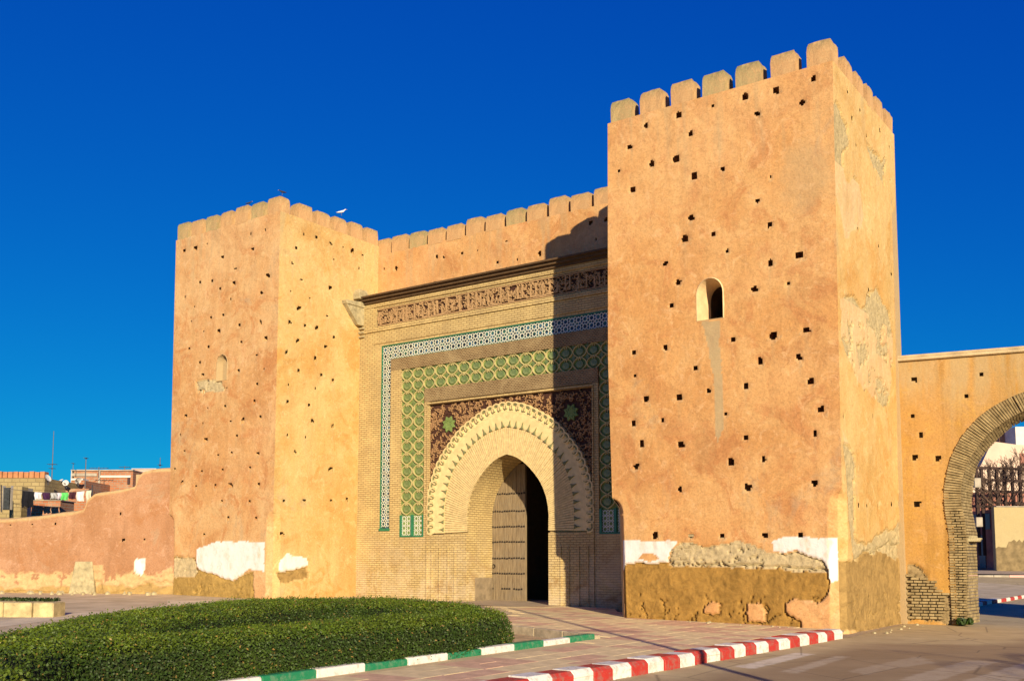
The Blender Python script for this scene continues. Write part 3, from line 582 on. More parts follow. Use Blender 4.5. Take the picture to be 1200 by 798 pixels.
def tower(name, label, u0, u1, v0, depth, uL, uR, ztop, faceF, faceS, matF, matS, res, hole, holeS, win=None, sdepth=None):
    """front face spans u (with slightly leaning edges uL(z), uR(z)) at v0, right-hand face runs back from u1"""
    uc, vc = (u0+u1)/2, v0+depth/2; wc = O+U*uc+V*vc
    root = thing(name, label, 'tower', (wc[0], wc[1], gz(wc[0], wc[1])), -TH); zb = gz(wc[0], wc[1])
    zs = np.linspace(-.35, ztop, int((ztop+.35)/res)+1)
    loc = lambda u, v, z: np.stack([u-uc, v-vc, z-zb], -1).reshape(-1, 3)
    # front
    ns = int((u1-u0)/res)+1; s = np.linspace(0, 1, ns); S, Z = np.meshgrid(s, zs)
    l, r = np.interp(Z, *uL), np.interp(Z, *uR); A_ = l+(r-l)*S; C = Cz(Z)
    tR, tL = r-A_, A_-l; win_ = np.clip(np.minimum(tR, tL)/.25-.0, 0, 1); win_ = np.where(np.minimum(tR, tL) < C, np.clip(np.minimum(tR, tL)/.1, 0, 1)*.4, win_)
    D, W = relief(A_, Z, faceF, win_*np.clip((ztop-Z)/.15, 0, 1), hole, seed=len(name)+int(u0))
    if win: 
        for wq in win:
            t_ = np.zeros_like(D); m = niche(t_, A_, Z, wq[0]-.02, wq[1]+.02, wq[2]-.02, wq[3]+.02, 1); CUT.append(m)
            a0, a1, z0, z1, dp = wq; c_, h_ = (a0+a1)/2, (a1-a0)/2; zs_ = z1-h_*1.15
            op = [(a0, z0)]+[(c_-h_*math.cos(q_), zs_+(z1-zs_)*math.sin(q_)) for q_ in np.linspace(0, math.pi, 15)]+[(a1, z0)]
            vs = []
            for k_, (x_, z_) in enumerate(op):
                ox, oz = (x_-c_)*1.12+c_, (z_-(z0+z1)/2)*1.07+(z0+z1)/2
                ix = c_+(x_-c_)*.84+.03; iz = z0+(z_-z0)*.93
                vs += [(ox-uc, v0+.03-vc, oz-zb), (x_-uc, v0-.012-vc, z_-zb), (ix-uc, v0+min(dp, .72)-vc, iz-zb)]
            n_ = len(op); fs = []
            for k_ in range(n_):
                j_ = (k_+1) % n_; fs += [(3*k_, 3*j_, 3*j_+1, 3*k_+1), (3*k_+1, 3*j_+1, 3*j_+2, 3*k_+2)]
            if dp < .7: fs.append(tuple(3*k_+2 for k_ in range(n_)))
            else:
                md = MB(); fr_ = [vs[3*k_+2] for k_ in range(n_)]; cx_ = c_-uc
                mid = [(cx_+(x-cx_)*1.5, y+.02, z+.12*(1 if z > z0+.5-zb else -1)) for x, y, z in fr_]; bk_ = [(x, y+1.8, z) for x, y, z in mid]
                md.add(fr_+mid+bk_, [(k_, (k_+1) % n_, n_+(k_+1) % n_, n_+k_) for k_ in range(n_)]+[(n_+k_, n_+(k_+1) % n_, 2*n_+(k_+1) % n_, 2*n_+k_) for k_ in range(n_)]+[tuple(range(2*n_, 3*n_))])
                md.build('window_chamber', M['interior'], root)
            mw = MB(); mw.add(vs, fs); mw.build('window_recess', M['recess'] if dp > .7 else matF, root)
    u = np.where(tR < C, r-(C+tR)/2, np.where(tL < C, l+(C+tL)/2, A_))
    v = v0 + D + np.where(tR < C, (C-tR)/2, np.where(tL < C, (C-tL)/2, 0))
    me = finish(loc(u, v, Z), quads(ns, len(zs)), W, lambda a, z, d: (a-uc, v0+d-vc, z-zb))
    link('wall', me, matF, root, smooth=False)
    # right-hand face
    sd = sdepth or depth; ns2 = int(sd/res)+1; s = np.linspace(0, sd, ns2); S, Z = np.meshgrid(s, zs); r = np.interp(Z, *uR); C = Cz(Z)
    B_ = v0+S; win_ = np.clip(np.minimum(S, sd-S)/.25, 0, 1); win_ = np.where(S < C, np.clip(S/.1, 0, 1)*.4, win_)
    D, W = relief(B_, Z, faceS, win_*np.clip((ztop-Z)/.15, 0, 1), holeS, seed=len(name)+33+int(u0))
    uu = r - D - np.where(S < C, (C-S)/2, 0); vv = np.where(S < C, v0+(C+S)/2, B_)
    link('wall', finish(loc(uu, vv, Z), quads(ns2, len(zs)), W, lambda a, z, d: (float(np.interp(z, *uR))-d-uc, a-vc, z-zb)), matS, root)
    # left-hand face, back and roof (coarser)
    ns3 = 30; s = np.linspace(0, depth, ns3); zc = np.linspace(-.35, ztop, 60); S, Z = np.meshgrid(s, zc); l = np.interp(Z, *uL); C = Cz(Z)
    uu = l + np.where(S < C, (C-S)/2, 0); vv = v0+np.where(S < C, (C+S)/2, S)
    link('wall', np_mesh('wall', loc(uu, vv, Z), quads(ns3, 60)[:, ::-1]), matS, root)
    b = MB(); b.box(u0+.1-uc, u1-.1-uc, v0+.6-vc, v0+depth-vc-.01, ztop-.4-zb, ztop-.05-zb); b.box(u0+.02-uc, u1-.02-uc, v0+depth-.5-vc, v0+depth-vc, -.4-zb, ztop-.02-zb)
    b.build('roof', matF, root)
    return root, uc, vc, zb
zt = 14.2
rt, ruc, rvc, rzb = tower('battlement_tower', 'tall peach tower by the road, with white patches at its foot and an arched window', -6.5, 0, 0, 5.6,
    ([0, .25, 7.3, 14.8], [-6.42, -6.43, -6.6, -6.54]), ([0, 14.8], [-.13, 0]), zt, 'RTF', 'RTS', M['front'], M['side'], .04, (.09, .6), (.065, .4),
    win=[(-3.85, -3.09, 8.03, 9.15, 1.5)])
lt, luc, lvc, lzb = tower('battlement_tower', 'tall square rose tower on the left beside the low wall, behind the hedges', -26.0, -20.0, -.35, 6.4,
    ([0, 14.8], [-25.85, -26.0]), ([0, 14.8], [-20.0, -19.97]), zt, 'LTF', 'LTS', M['left'], M['side'], .055, (.085, .5), (.088, .5),
    win=[(-23.3, -22.68, 8.3, 9.28, .22)])
# merlons of the towers
for i in range(7):                                       # right tower, front row (its corner one included)
    ue = -.02 - i*.962; put_merlon(rt, 'rf', .66, .52, .62, ue-.33-ruc, .012-rvc, zt-rzb, 0, M['merlon2'] if i in (2, 3, 6) else M['merlon'])
for i in range(1, 6):
    ve = .02+i*.96; put_merlon(rt, 'rs', .62, .42, .58, -.012-ruc, ve+.35-rvc, zt-rzb, math.pi/2, M['merlon'])
for i in range(1, 6): put_merlon(rt, 'rs', .70, .5, .60, -6.5-ruc, i*.96+.37-rvc, zt-rzb, -math.pi/2, M['merlon'])
for i in range(7): put_merlon(rt, 'rf', .72, .52, .62, -.38-i*.985-ruc, 5.6-rvc, zt-rzb, math.pi, M['merlon'])
for i in range(7): put_merlon(lt, 'lf', .66, .5, .60, -20.34-i*.875-luc, -.35-lvc, zt-lzb, 0, M['merlon2'] if i in (1, 4, 6) else M['merlon'])
for i in range(1, 6): put_merlon(lt, 'ls', .68, .5, .60, -19.985-luc, -.35+i*.9+.35-lvc, zt-lzb, math.pi/2, M['merlon'])
for i in range(1, 7): put_merlon(lt, 'ls', .74, .5, .60, -26-luc, -.35+i*.9+.35-lvc, zt-lzb, -math.pi/2, M['merlon'])

# ------------------------------------------------------------------ gateway between the towers
UC = -12.93; VF = 3.85
gw = O+U*UC+V*VF; gzb = gz(gw[0], gw[1])
gate = thing('gateway', 'decorated city gate between the two towers with a horseshoe arch, tile bands and battlements', 'gate', (gw[0], gw[1], gzb), -TH)
zz = lambda z: z-gzb            # local height
# upper adobe wall
ua, ub, va, ztu = -20.1, -6.4, 4.85, 13.82
us = np.linspace(ua, ub, 270); zs = np.linspace(11.2, ztu, 54); A_, Z_ = np.meshgrid(us, zs)
D, W = relief(A_, Z_, 'UPW', np.clip((ztu-Z_)/.15, 0, 1), (.075, .5), seed=77)
link('wall', finish(np.stack([A_-UC, va-VF+D, Z_-gzb], -1).reshape(-1, 3), quads(270, 54), W, lambda a, z, d: (a-UC, va-VF+d, z-gzb)), M['front'], gate)
b = MB(); b.box(ua-UC, ub-UC, va+.7-VF, va+2.2-VF, zz(9), zz(ztu-.01)); b.box(ua-UC, ub-UC, va+.05-VF, va+.7-VF, zz(ztu-.03), zz(ztu-.012)); b.build('wall_core', M['front'], gate)
for i in range(16):
    put_merlon(gate, 'up', .76, .55, .60, -18.86+.40-.42+i*.935-.935-UC, va-VF, zz(ztu), 0, M['merlon2'] if i in (2, 7, 12) else M['merlon'])
# arch curves (x from the gate's axis, height)
intr = smooth_poly([(1.73,-.05),(1.73,1.4),(1.73,2.75),(1.73,3.3),(1.62,3.8),(1.44,4.2),(1.18,4.55),(.8,4.92),(.4,5.17),(0,5.3)], 70)
teeth = smooth_poly([(2.77,2.6),(2.77,3.4),(2.68,4.0),(2.36,4.83),(1.95,5.3),(1.5,5.7),(.85,6.07),(0,6.27)], 60)
scal = smooth_poly([(3.35,2.6),(3.36,3.3),(3.33,3.9),(3.2,4.4),(2.95,5.0),(2.55,5.53),(1.95,6.15),(1.28,6.55),(.7,6.82),(0,6.95)], 60)
mir = lambda P: np.concatenate([P, np.stack([-P[-2::-1, 0], P[-2::-1, 1]], -1)])    # right foot, over the top, left foot
IN, TE, SC = mir(intr), mir(teeth), mir(scal)
L2 = lambda P: [(x, zz(z)) for x, z in P]
# masonry body with the arch opening
XL, XR, ZT = -7.12, 6.48, 11.72
outer = [(XL, -.3), (XL, ZT), (XR, ZT), (XR, -.3)]
body = outer + [(1.73, -.3)] + [tuple(p) for p in IN[1:-1]] + [(-1.73, -.3)]
poly_prism('wall', L2(body), .12, 1.55, M['brick'], gate)
# stepped brick facing: every zone of the frame stands at its own depth
xb = [XL, -6.32, -6.2, -5.9, -5.4, -4.9, -3.72, -3.5, 3.5, 3.72, 4.9, 5.4, 5.9, 6.2, 6.32, XR]
zb_ = [-.3, 2.48, 2.62, 2.8, 3.28, 7.33, 7.45, 7.95, 8.8, 9.25, 9.8, 9.93, 10.4, 10.52, 10.6, 11.3, 11.38, ZT]
def level(x, z):
    a = abs(x)
    if z > 11.38: return -.02
    if 10.6 < z < 11.3 and a < 6.2: return None                 # inscription
    if 10.52 < z < 11.38 and a < 6.32: return .03
    if 10.4 < z < 10.52: return -.06                            # ledge under it
    if 9.93 < z < 10.4: return 0.0
    if z > 9.8: return .035 if a < 6.32 else 0.0
    if a > 6.32: return 0.0
    if a > 5.9: return .035 if z > 2.62 else 0.0
    if a > 5.4 and z > 2.8 or (z > 9.25 and a < 5.9): return None    # tile band
    if (a > 4.9 and z > 2.48) or (z > 8.8): return .0
    if (a > 3.72 and z > 2.48) or (z > 7.95): return None            # interlace
    if (a > 3.5 and z > 2.62) or (z > 7.45): return .0
    if z > 7.33 and a < 3.5: return .05
    if z < 2.62 and a >= 3.5: return 0.0
    return None
b = MB(); b2 = MB()
for i in range(len(xb)-1):
    for j in range(len(zb_)-1):
        lv = level((xb[i]+xb[i+1])/2, (zb_[j]+zb_[j+1])/2)
        mx, mz = abs((xb[i]+xb[i+1])/2), (zb_[j]+zb_[j+1])/2
        if (8.8 < mz < 9.25 and mx < 5.4) or (7.45 < mz < 7.95 and mx < 3.72): b2.box(xb[i], xb[i+1], lv, .121, zz(zb_[j]), zz(zb_[j+1])); continue
        if lv is not None: b.box(xb[i], xb[i+1], lv, .121, zz(zb_[j]), zz(zb_[j+1]))
b.build('brick_facing', M['brick'], gate); b2.build('carved_band', M['brick_dark'], gate)
# lower masonry on both sides of the opening, stepping back at the arch foot
b = MB()
for sx in (-1, 1):
    x0, x1 = sorted((sx*1.75, sx*3.499)); b.box(x0, x1, .0, .121, zz(-.3), zz(2.56))
    for xx in (2.25, 2.55, 2.95, 3.3):
        b.box(sx*xx-.025, sx*xx+.025, -.03, .0, zz(.1), zz(2.1))
    b.box(min(sx*3.5, sx*3.55), max(sx*3.5, sx*3.55), -.045, .0, zz(.1), zz(7.3))
b.box(-3.55, 3.55, -.045, .0, zz(7.34), zz(7.40))
b.build('pilaster_strip', M['brick'], gate)
# voussoirs: long thin bricks set on edge, fanning round the opening
def along(P, t):
    d = np.r_[0, np.cumsum(np.hypot(*np.diff(P, axis=0).T))]; t = t*d[-1]
    return np.array([np.interp(t, d, P[:, 0]), np.interp(t, d, P[:, 1])])
INa = IN[(IN[:, 1] >= 2.6)]; NV = 112
for k in range(NV):
    t0, t1 = (k+.12)/NV, (k+.88)/NV; p = [along(INa, t0), along(INa, t1), along(TE, t1), along(TE, t0)]
    q = random.uniform(-.012, .008); m = MB()
    m.hexa([(a[0], y, zz(a[1])) for y in (.125,) for a in p] + [(a[0], .035+q, zz(a[1])) for a in p]); m.build('brick', M['voussoir'], gate)
m = MB(); n = 200                                              # mortar bed between voussoirs
for k in range(n):
    p = [along(INa, k/n), along(INa, (k+1)/n), along(TE, (k+1)/n), along(TE, k/n)]
    m.hexa([(a[0], .122, zz(a[1])) for a in p]+[(a[0], .06, zz(a[1])) for a in p])
m.build('mortar_bed', M['brick'], gate)
# plain band of the arch between the teeth and the scallops
m = MB(); n = 160
for k in range(n):
    p = [along(TE, k/n), along(TE, (k+1)/n), along(SC, (k+1)/n), along(SC, k/n)]
    m.hexa([(a[0], .121, zz(a[1])) for a in p]+[(a[0], .02, zz(a[1])) for a in p])
m.build('arch_band', M['cream'], gate)
# scallops along the outer edge, teeth along the inner one
def arc(r, a0, a1, n=10): return [(r*math.cos(a0+(a1-a0)*i/n), r*math.sin(a0+(a1-a0)*i/n)) for i in range(n+1)]
m = MB(); m.ribbon(arc(.185, -.35, math.pi+.35, 12), .05, .11, -.045); m.ribbon(arc(.115, -.9, math.pi-.6, 9), .05, .06, -.03)
m.add([(x, .012, z) for x, z in arc(.175, 0, math.pi*2, 14)][:14], [tuple(range(14))])
m.v = [(x, y, z) for x, y, z in m.v]; sc_me = m.mesh('scallop'); sc_me.materials.append(M['cream']); sc_me.materials.append(M['tooth'])
for pf in sc_me.polygons:
    if 36 <= pf.index < 63: pf.material_index = 1
NS = 46
for k in range(NS):
    t = (k+.5)/NS; c = along(SC, t); d = along(SC, min(1, t+.004))-along(SC, max(0, t-.004)); an = math.atan2(d[1], d[0])
    o = link('scallop', sc_me, parent=gate); o.location = (c[0], 0, zz(c[1])); o.rotation_euler = (0, -(an+math.pi), 0)
m = MB(); m.add([(-.065, .0, 0), (.065, .0, 0), (.012, .0, .10), (.0, .0, .22), (-.012, .0, .10), (-.08, .03, -.01), (.08, .03, -.01), (.025, .03, .11), (0, .03, .25), (-.025, .03, .11)],
    [(0,1,2,3,4), (0,5,6,1), (1,6,7,2), (2,7,8,3), (3,8,9,4), (4,9,5,0)]); te_me = m.mesh('tooth'); te_me.materials.append(M['tooth'])
NTT = 38
for k in range(NTT):
    t = (k+.5)/NTT; c = along(TE, t); d = along(TE, min(1, t+.004))-along(TE, max(0, t-.004)); an = math.atan2(d[1], d[0])
    o = link('tooth', te_me, parent=gate); o.location = (c[0], -.02, zz(c[1])); o.rotation_euler = (0, -(an+math.pi), 0)
# carved relief: spandrels and inscription
def curls(mb, X0, X1, Z0, Z1, n, ok, y0, y1, w=.034, rmin=.045, rmax=.12, seed=3):
    rr = random.Random(seed)
    for _ in range(n):
        x, z = rr.uniform(X0, X1), rr.uniform(Z0, Z1); r = rr.uniform(rmin, rmax)
        if not ok(x, z, r): continue
        a0 = rr.uniform(0, 6.28); sw = rr.uniform(2.6, 4.8)*rr.choice((-1, 1)); n_ = 7
        pts = [(x+r*(1-.45*i/n_)*math.cos(a0+sw*i/n_), zz(z+r*(1-.45*i/n_)*math.sin(a0+sw*i/n_))) for i in range(n_+1)]
        mb.ribbon(pts, w*rr.uniform(.8, 1.25), y0, y1-rr.uniform(0, .012))
SCp = [tuple(p) for p in SC]
def inside_sc(x, z): return bool(in_poly(np.array([x]), np.array([z]), [(3.36, 2.0)]+SCp+[(-3.36, 2.0)])[0])
def okS(x, z, r):
    if math.hypot(abs(x)-2.62, z-6.55) < .33+r: return False
    for dx, dz in ((r+.12, 0), (-r-.12, 0), (0, -r-.12), (0, 0)):
        if inside_sc(x+dx, z+dz): return False
    return True
m = MB(); m.add([(x, .116, zz(z)) for x, z in ((-3.5, 2.62), (3.5, 2.62), (3.5, 7.33), (-3.5, 7.33))], [(0, 1, 2, 3)])
m.v = [];  m.f = []
m.box(-3.5, 3.5, .112, .13, zz(6.9), zz(7.33))
for k in range(160):
    p = [along(SC, k/160), along(SC, (k+1)/160)]
    for sx in (1,):
        e = [(3.5 if p[0][0] > 0 else -3.5, p[0][1]), (3.5 if p[1][0] > 0 else -3.5, p[1][1])]
        if p[0][0]*p[1][0] <= 0: continue
        m.hexa([(p[0][0], .13, zz(p[0][1])), (p[1][0], .13, zz(p[1][1])), (e[1][0], .13, zz(e[1][1])), (e[0][0], .13, zz(e[0][1])),
                (p[0][0], .112, zz(p[0][1])), (p[1][0], .112, zz(p[1][1])), (e[1][0], .112, zz(e[1][1])), (e[0][0], .112, zz(e[0][1]))])
m.build('spandrel_panel', M['relief_back'], gate)
m = MB(); curls(m, -3.46, 3.46, 2.65, 7.28, 3600, okS, .113, .06, .016, .035, .09); tag(m.build('carved_scrollwork', M['relief_red'], gate), kind='stuff')
for sx in (-1, 1):
    m = MB(); pts = [( (.30 if i % 2 else .2)*math.cos(i*math.pi/8), (.30 if i % 2 else .2)*math.sin(i*math.pi/8)) for i in range(16)]
    m.add([(x, .05, z) for x, z in pts]+[(x*1.05, .113, z*1.05) for x, z in pts], [tuple(range(16))]+[(i, 16+i, 16+(i+1) % 16, (i+1) % 16) for i in range(16)])
    m.ribbon([(x*.6, z*.6) for x, z in pts], .03, .05, .03, True)
    o = m.build('medallion', M['green_pale'], gate); o.location = (sx*2.62, 0, zz(6.55))
m = MB(); m.box(-6.2, 6.2, .10, .121, zz(10.6), zz(11.3)); m.build('inscription_ground', M['relief_back'], gate)
m = MB(); rr = random.Random(5)
curls(m, -6.1, 6.1, 10.68, 11.22, 780, lambda x, z, r: 10.63 < z-r and z+r < 11.27, .101, .035, .018, .04, .10, 8)
x = -6.1
while x < 6.1:
    h0, h1 = rr.uniform(10.64, 10.75), rr.uniform(10.95, 11.26); m.ribbon([(x, zz(h0)), (x+rr.uniform(-.03, .03), zz(h1))], .045, .101, .025)
    if rr.random() < .4: m.ribbon([(x, zz(h0)), (x+rr.uniform(.15, .45), zz(h0-.0))], .045, .101, .028)
    x += rr.uniform(.14, .4)
m.ribbon([(-6.16, zz(10.64)), (6.16, zz(10.64))], .035, .101, .03); m.ribbon([(-6.16, zz(11.26)), (6.16, zz(11.26))], .035, .101, .03)
m.build('inscription', M['relief'], gate)
# blue and white tile band: star lattice over dark tiles
m = MB(); m.box(-5.9, 5.9, .08, .121, zz(9.251), zz(9.799))
for sx in (-1, 1): x0, x1 = sorted((sx*5.4, sx*5.9)); m.box(x0+.001, x1-.001, .08, .121, zz(2.801), zz(9.25))
m.build('tile_band', M['zellij'], gate)
def lattice(mb, x0, x1, z0, z1, c, w, y0, y1):
    nx, nz = max(1, round((x1-x0)/c)), max(1, round((z1-z0)/c)); cx, cz = (x1-x0)/nx, (z1-z0)/nz
    for i in range(nx):
        for j in range(nz):
            X, Z = x0+(i+.5)*cx, z0+(j+.5)*cz; a = cx*.30; k = cx*.42
            mb.ribbon([(X-a, Z-a), (X+a, Z-a), (X+a, Z+a), (X-a, Z+a)], w, y0, y1, True)
            mb.ribbon([(X-k, Z), (X, Z-k), (X+k, Z), (X, Z+k)], w, y0, y1-.002, True)
            mb.ribbon([(X-cx/2, Z-cz/2), (X-a, Z-a)], w, y0, y1); mb.ribbon([(X+cx/2, Z-cz/2), (X+a, Z-a)], w, y0, y1)
            mb.ribbon([(X-cx/2, Z+cz/2), (X-a, Z+a)], w, y0, y1); mb.ribbon([(X+cx/2, Z+cz/2), (X+a, Z+a)], w, y0, y1)
m = MB(); lattice(m, -5.88, 5.88, zz(9.27), zz(9.78), .255, .027, .081, .066)
for sx in (-1, 1): x0, x1 = sorted((sx*5.42, sx*5.88)); lattice(m, x0, x1, zz(2.87), zz(9.27), .23, .025, .081, .066)
for sx in (-1, 1):
    for a, c in ((3.80, 4.24), (4.38, 4.84)): x0, x1 = sorted((sx*a, sx*c)); lattice(m, x0, x1, zz(2.55), zz(3.25), .20, .024, .079, .066)
m.build('white_tile_lattice', M['white_tile'], gate)
m = MB()
for z in (9.25, 9.8): m.box(-5.9 if z > 9.5 else -5.4, 5.9 if z > 9.5 else 5.4, .03, .07, zz(z)-.018, zz(z)+.018)
for sx in (-1, 1):
    for xx in (5.4, 5.9): m.box(sx*xx-.016, sx*xx+.016, .028, .07, zz(2.8), zz(9.24 if xx < 5.5 else 9.79))
    m.box(min(sx*5.38, sx*5.92), max(sx*5.38, sx*5.92), -.02, .08, zz(2.72), zz(2.82))
    for xx in (3.76, 4.31, 4.87): m.box(sx*xx-.045, sx*xx+.045, .01, .09, zz(2.5), zz(3.3))
    m.box(min(sx*3.7, sx*4.93), max(sx*3.7, sx*4.93), .01, .09, zz(2.46), zz(2.53))
m.build('green_tile_edging', M['green_edge'], gate)
# green interlace: background, tiles, ribs
m = MB(); m.box(-4.9, 4.9, .10, .121, zz(7.951), zz(8.799))
for sx in (-1, 1):
    x0, x1 = sorted((sx*3.72, sx*4.9)); m.box(x0+.001, x1-.001, .10, .121, zz(3.281), zz(7.95))
    m.box(x0+.002, x1-.002, .085, .121, zz(2.5), zz(3.28))
m.build('interlace_ground', M['green_pale'], gate)
def ogee(rx, rz, n=20):
    T_ = [-1, -.82, -.55, -.25, 0, .25, .55, .82, 1]; f_ = lambda t: rx*(1-abs(t)**2.3)
    return [(f_(t)+.004, rz*t) for t in T_]+[(-f_(t)-.004, rz*t) for t in T_[::-1]]
def ogee_old(rx, rz, n=20):
    P = []
    for i in range(n):
        a = 2*math.pi*i/n; c, s_ = math.cos(a), math.sin(a); P.append((rx*math.copysign(abs(c)**1.15, c), rz*math.copysign(abs(s_)**.95, s_)*(1+.16*abs(s_)**6)))
    return P
tm = MB(); pts = [(.165*math.cos(i*math.pi/8)*(1 if i % 2 else .93), .145*math.sin(i*math.pi/8)*(1 if i % 2 else .93)-.015) for i in range(16)]
tm.add([(x*.86, .045, z*.86) for x, z in pts]+[(x, .10, z) for x, z in pts], [tuple(range(16))]+[(i, 16+i, 16+(i+1) % 16, (i+1) % 16) for i in range(16)])
t_me = tm.mesh('green_tile'); t_me.materials.append(M['green'])
dm = MB(); dm.add([(x, .06, z) for x, z in ((.07, 0), (0, .10), (-.07, 0), (0, -.10))]+[(x, .10, z) for x, z in ((.085, 0), (0, .12), (-.085, 0), (0, -.12))], [(0,1,2,3), (0,4,5,1), (1,5,6,2), (2,6,7,3), (3,7,4,0)])
d_me = dm.mesh('green_diamond'); d_me.materials.append(M['green'])
ribs = MB(); px_, pz_ = 9.8/18, .425
cells = [(-4.9+px_*(i+.5), 7.95+pz_*(j+.48)) for i in range(18) for j in range(2)]
npz = (7.95-3.3)/10
for sx in (-1, 1):
    for i in range(2):
        for j in range(10): cells.append((sx*(3.72+.59*(i+.5)), 3.3+npz*(j+.5)))
for (x, z) in cells:
    o = link('green_tile', t_me, parent=gate); o.location = (x, 0, zz(z)); o.rotation_euler = (0, random.uniform(-.05, .05), 0)
    ribs.ribbon([(x+a, zz(z)+b_) for a, b_ in ogee(.258, .232)], .034, .10, .035, True)
    for dx in (-.05, .05): ribs.ribbon([(x+dx, zz(z)+.12), (x+dx*.4, zz(z)+.20)], .024, .10, .03)
    o = link('green_diamond', d_me, parent=gate); o.location = (x+.288, 0, zz(z+.22))
    if z < 3.6 or (abs(x) < 3.6 and z < 8.3): pass
ribs.build('interlace_ribs', M['rib'], gate)
# cornice, its little brackets, and the corner consoles
m = MB(); m.box(XL-.02, XR, -.34, .9, zz(11.74), zz(11.80)); m.box(XL, XR-.01, -.22, .5, zz(11.64), zz(11.74)); m.box(XL+.02, XR-.02, -.10, .1, zz(11.54), zz(11.64))
m.build('cornice', M['dark_wood'], gate)
for sx, X0 in ((-1, XL), (1, XR)):
    m = MB(); s_ = sx
    def bx(x0, x1, y0, y1, z0, z1, tp=None):
        a, c = sorted((X0+s_*x0, X0+s_*x1)); m.box(a, c, y0, y1, zz(z0), zz(z1))
    bx(-.42, .10, -.42, .1, 11.72, 12.0); bx(-.36, .04, -.34, .1, 12.0, 12.12); bx(-.05, .08, -.78, -.1, 11.42, 11.60)
    bx(-.22, .07, -.60, -.1, 11.22, 11.42) if False else None
    a, c = sorted((X0-s_*.30, X0+s_*.06))
    m.hexa([(a+.06, -.30, zz(10.72)), (c-.02, -.30, zz(10.72)), (c-.02, .0, zz(10.72)), (a+.06, .0, zz(10.72)), (a, -.98, zz(11.42)), (c, -.98, zz(11.42)), (c, .05, zz(11.42)), (a, .05, zz(11.42))])
    m.hexa([(a-.04, -1.0, zz(11.42)), (c+.04, -1.0, zz(11.42)), (c+.04, .05, zz(11.42)), (a-.04, .05, zz(11.42)), (a-.04, -1.05, zz(11.56)), (c+.04, -1.05, zz(11.56)), (c+.04, .05, zz(11.66)), (a-.04, .05, zz(11.66))])
    for zq in (10.25, 10.42, 10.58): bx(-.34, .03, -.10, .0, zq, zq+.07)
    m.build('console', M['stone'], gate, bevel=.015)
# door leaves with planks, rails of studs
def leaf(root_name, x0, x1, v, swing=None):
    L = MB(); L.box(0, abs(x1-x0), .05, .10, 0, 4.95); ob = L.build(root_name, M['door'], gate)
    ob.location = (x0, v, zz(.16)); n = 9; w = abs(x1-x0)/n
    for k in range(n):
        p = MB(); p.box(k*w+.006, (k+1)*w-.006, random.uniform(-.006, .006), .05, .02, 4.93); p.build('plank', M['door'], ob)
    for z in (.44, .99, 1.54, 2.13, 2.68, 3.24, 3.88):
        s_ = MB()
        for k in range(16):
            if z < .5 and random.random() < .5: continue
            xx = .05+k*(abs(x1-x0)-.1)/15; zq = z+random.uniform(-.012, .012)
            s_.lathe([(.036, 0), (.03, .018), (.012, .03)], 6) if False else s_.hexa([(xx-.032, -.005, zq-.032), (xx+.032, -.005, zq-.032), (xx+.032, -.005, zq+.032), (xx-.032, -.005, zq+.032), (xx-.014, -.045, zq-.014), (xx+.014, -.045, zq-.014), (xx+.014, -.045, zq+.014), (xx-.014, -.045, zq+.014)])
        tag(s_.build('stud_row', M['iron'], ob), kind='stuff')
    kn_ = MB(); kn_.ribbon([(.3+.06*math.cos(a), 1.25+.07*math.sin(a)) for a in np.linspace(0, 6.28, 12, endpoint=False)], .02, 0, -.03, True); kn_.build('knocker', M['iron'], ob)
    return ob
m = MB(); m.box(-1.735, -1.69, .5, 1.52, zz(.1), zz(1.0)); m.build('dado', mat_plain('grey_dado', (.25,.19,.12), .95, .35, 4, .6, .02), gate, .01)
l1 = leaf('door_leaf', -1.98, -.28, 1.58)
l2 = leaf('door_leaf', 1.98, 3.55, 1.62); l2.rotation_euler = (0, 0, math.pi/2); l2.location = (1.98, 1.66, zz(.16))
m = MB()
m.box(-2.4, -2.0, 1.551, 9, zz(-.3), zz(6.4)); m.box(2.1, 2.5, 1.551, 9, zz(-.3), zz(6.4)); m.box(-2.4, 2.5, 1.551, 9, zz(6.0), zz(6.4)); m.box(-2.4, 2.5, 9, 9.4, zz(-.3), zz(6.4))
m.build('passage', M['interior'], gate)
# guard stone and box at the right jamb
def local_pt(x, v, z=0): p = O+U*(UC+x)+V*(VF+v); return (p[0], p[1], z+gz(p[0], p[1]))
# entrance slab
tag(sheet('threshold', [tuple((O+U*(UC+x)+V*(VF+v))[:2]) for x, v in ((-2.0, -.15), (-3.2, -2.2), (1.5, -1.5), (2.2, -.15), (1.98, 3.0), (-1.98, 3.0))], .012, mat_plain('threshold_stone', (.42,.33,.23), .85, .2, 2)), kind='structure')
# ------------------------------------------------------------------ arch wall on the right
aw = thing('arch_wall', 'orange plastered wall with a wide brick horseshoe arch spanning the road, joined to the right tower', 'wall', (AO[0], AO[1], gz(AO[0], AO[1])), -TA)
azb = gz(AO[0], AO[1]); az = lambda z: z-azb
EX = smooth_poly([(1.13,-.3),(1.12,1.2),(1.13,2.3),(1.06,3.0),(1.05,3.55),(1.12,3.96),(1.25,4.45),(1.52,5.0),(1.85,5.42),(2.26,5.78),(2.69,6.03),(3.17,6.22),(3.7,6.33),(4.2,6.36)], 110)
FI = smooth_poly([(1.50,-.3),(1.55,1.2),(1.58,2.2),(1.56,2.7),(1.48,3.3),(1.52,3.8),(1.60,4.1),(1.78,4.5),(2.17,5.03),(2.57,5.37),(3.15,5.70),(3.7,5.85),(4.2,5.88)], 110)
RI = smooth_poly([(1.80,-.3),(1.80,2.12),(1.84,2.3),(1.78,2.7),(1.72,3.15),(1.78,3.7),(1.88,4.26),(2.10,4.65),(2.42,5.02),(2.85,5.40),(3.2,5.56),(3.7,5.68),(4.2,5.71)], 110)
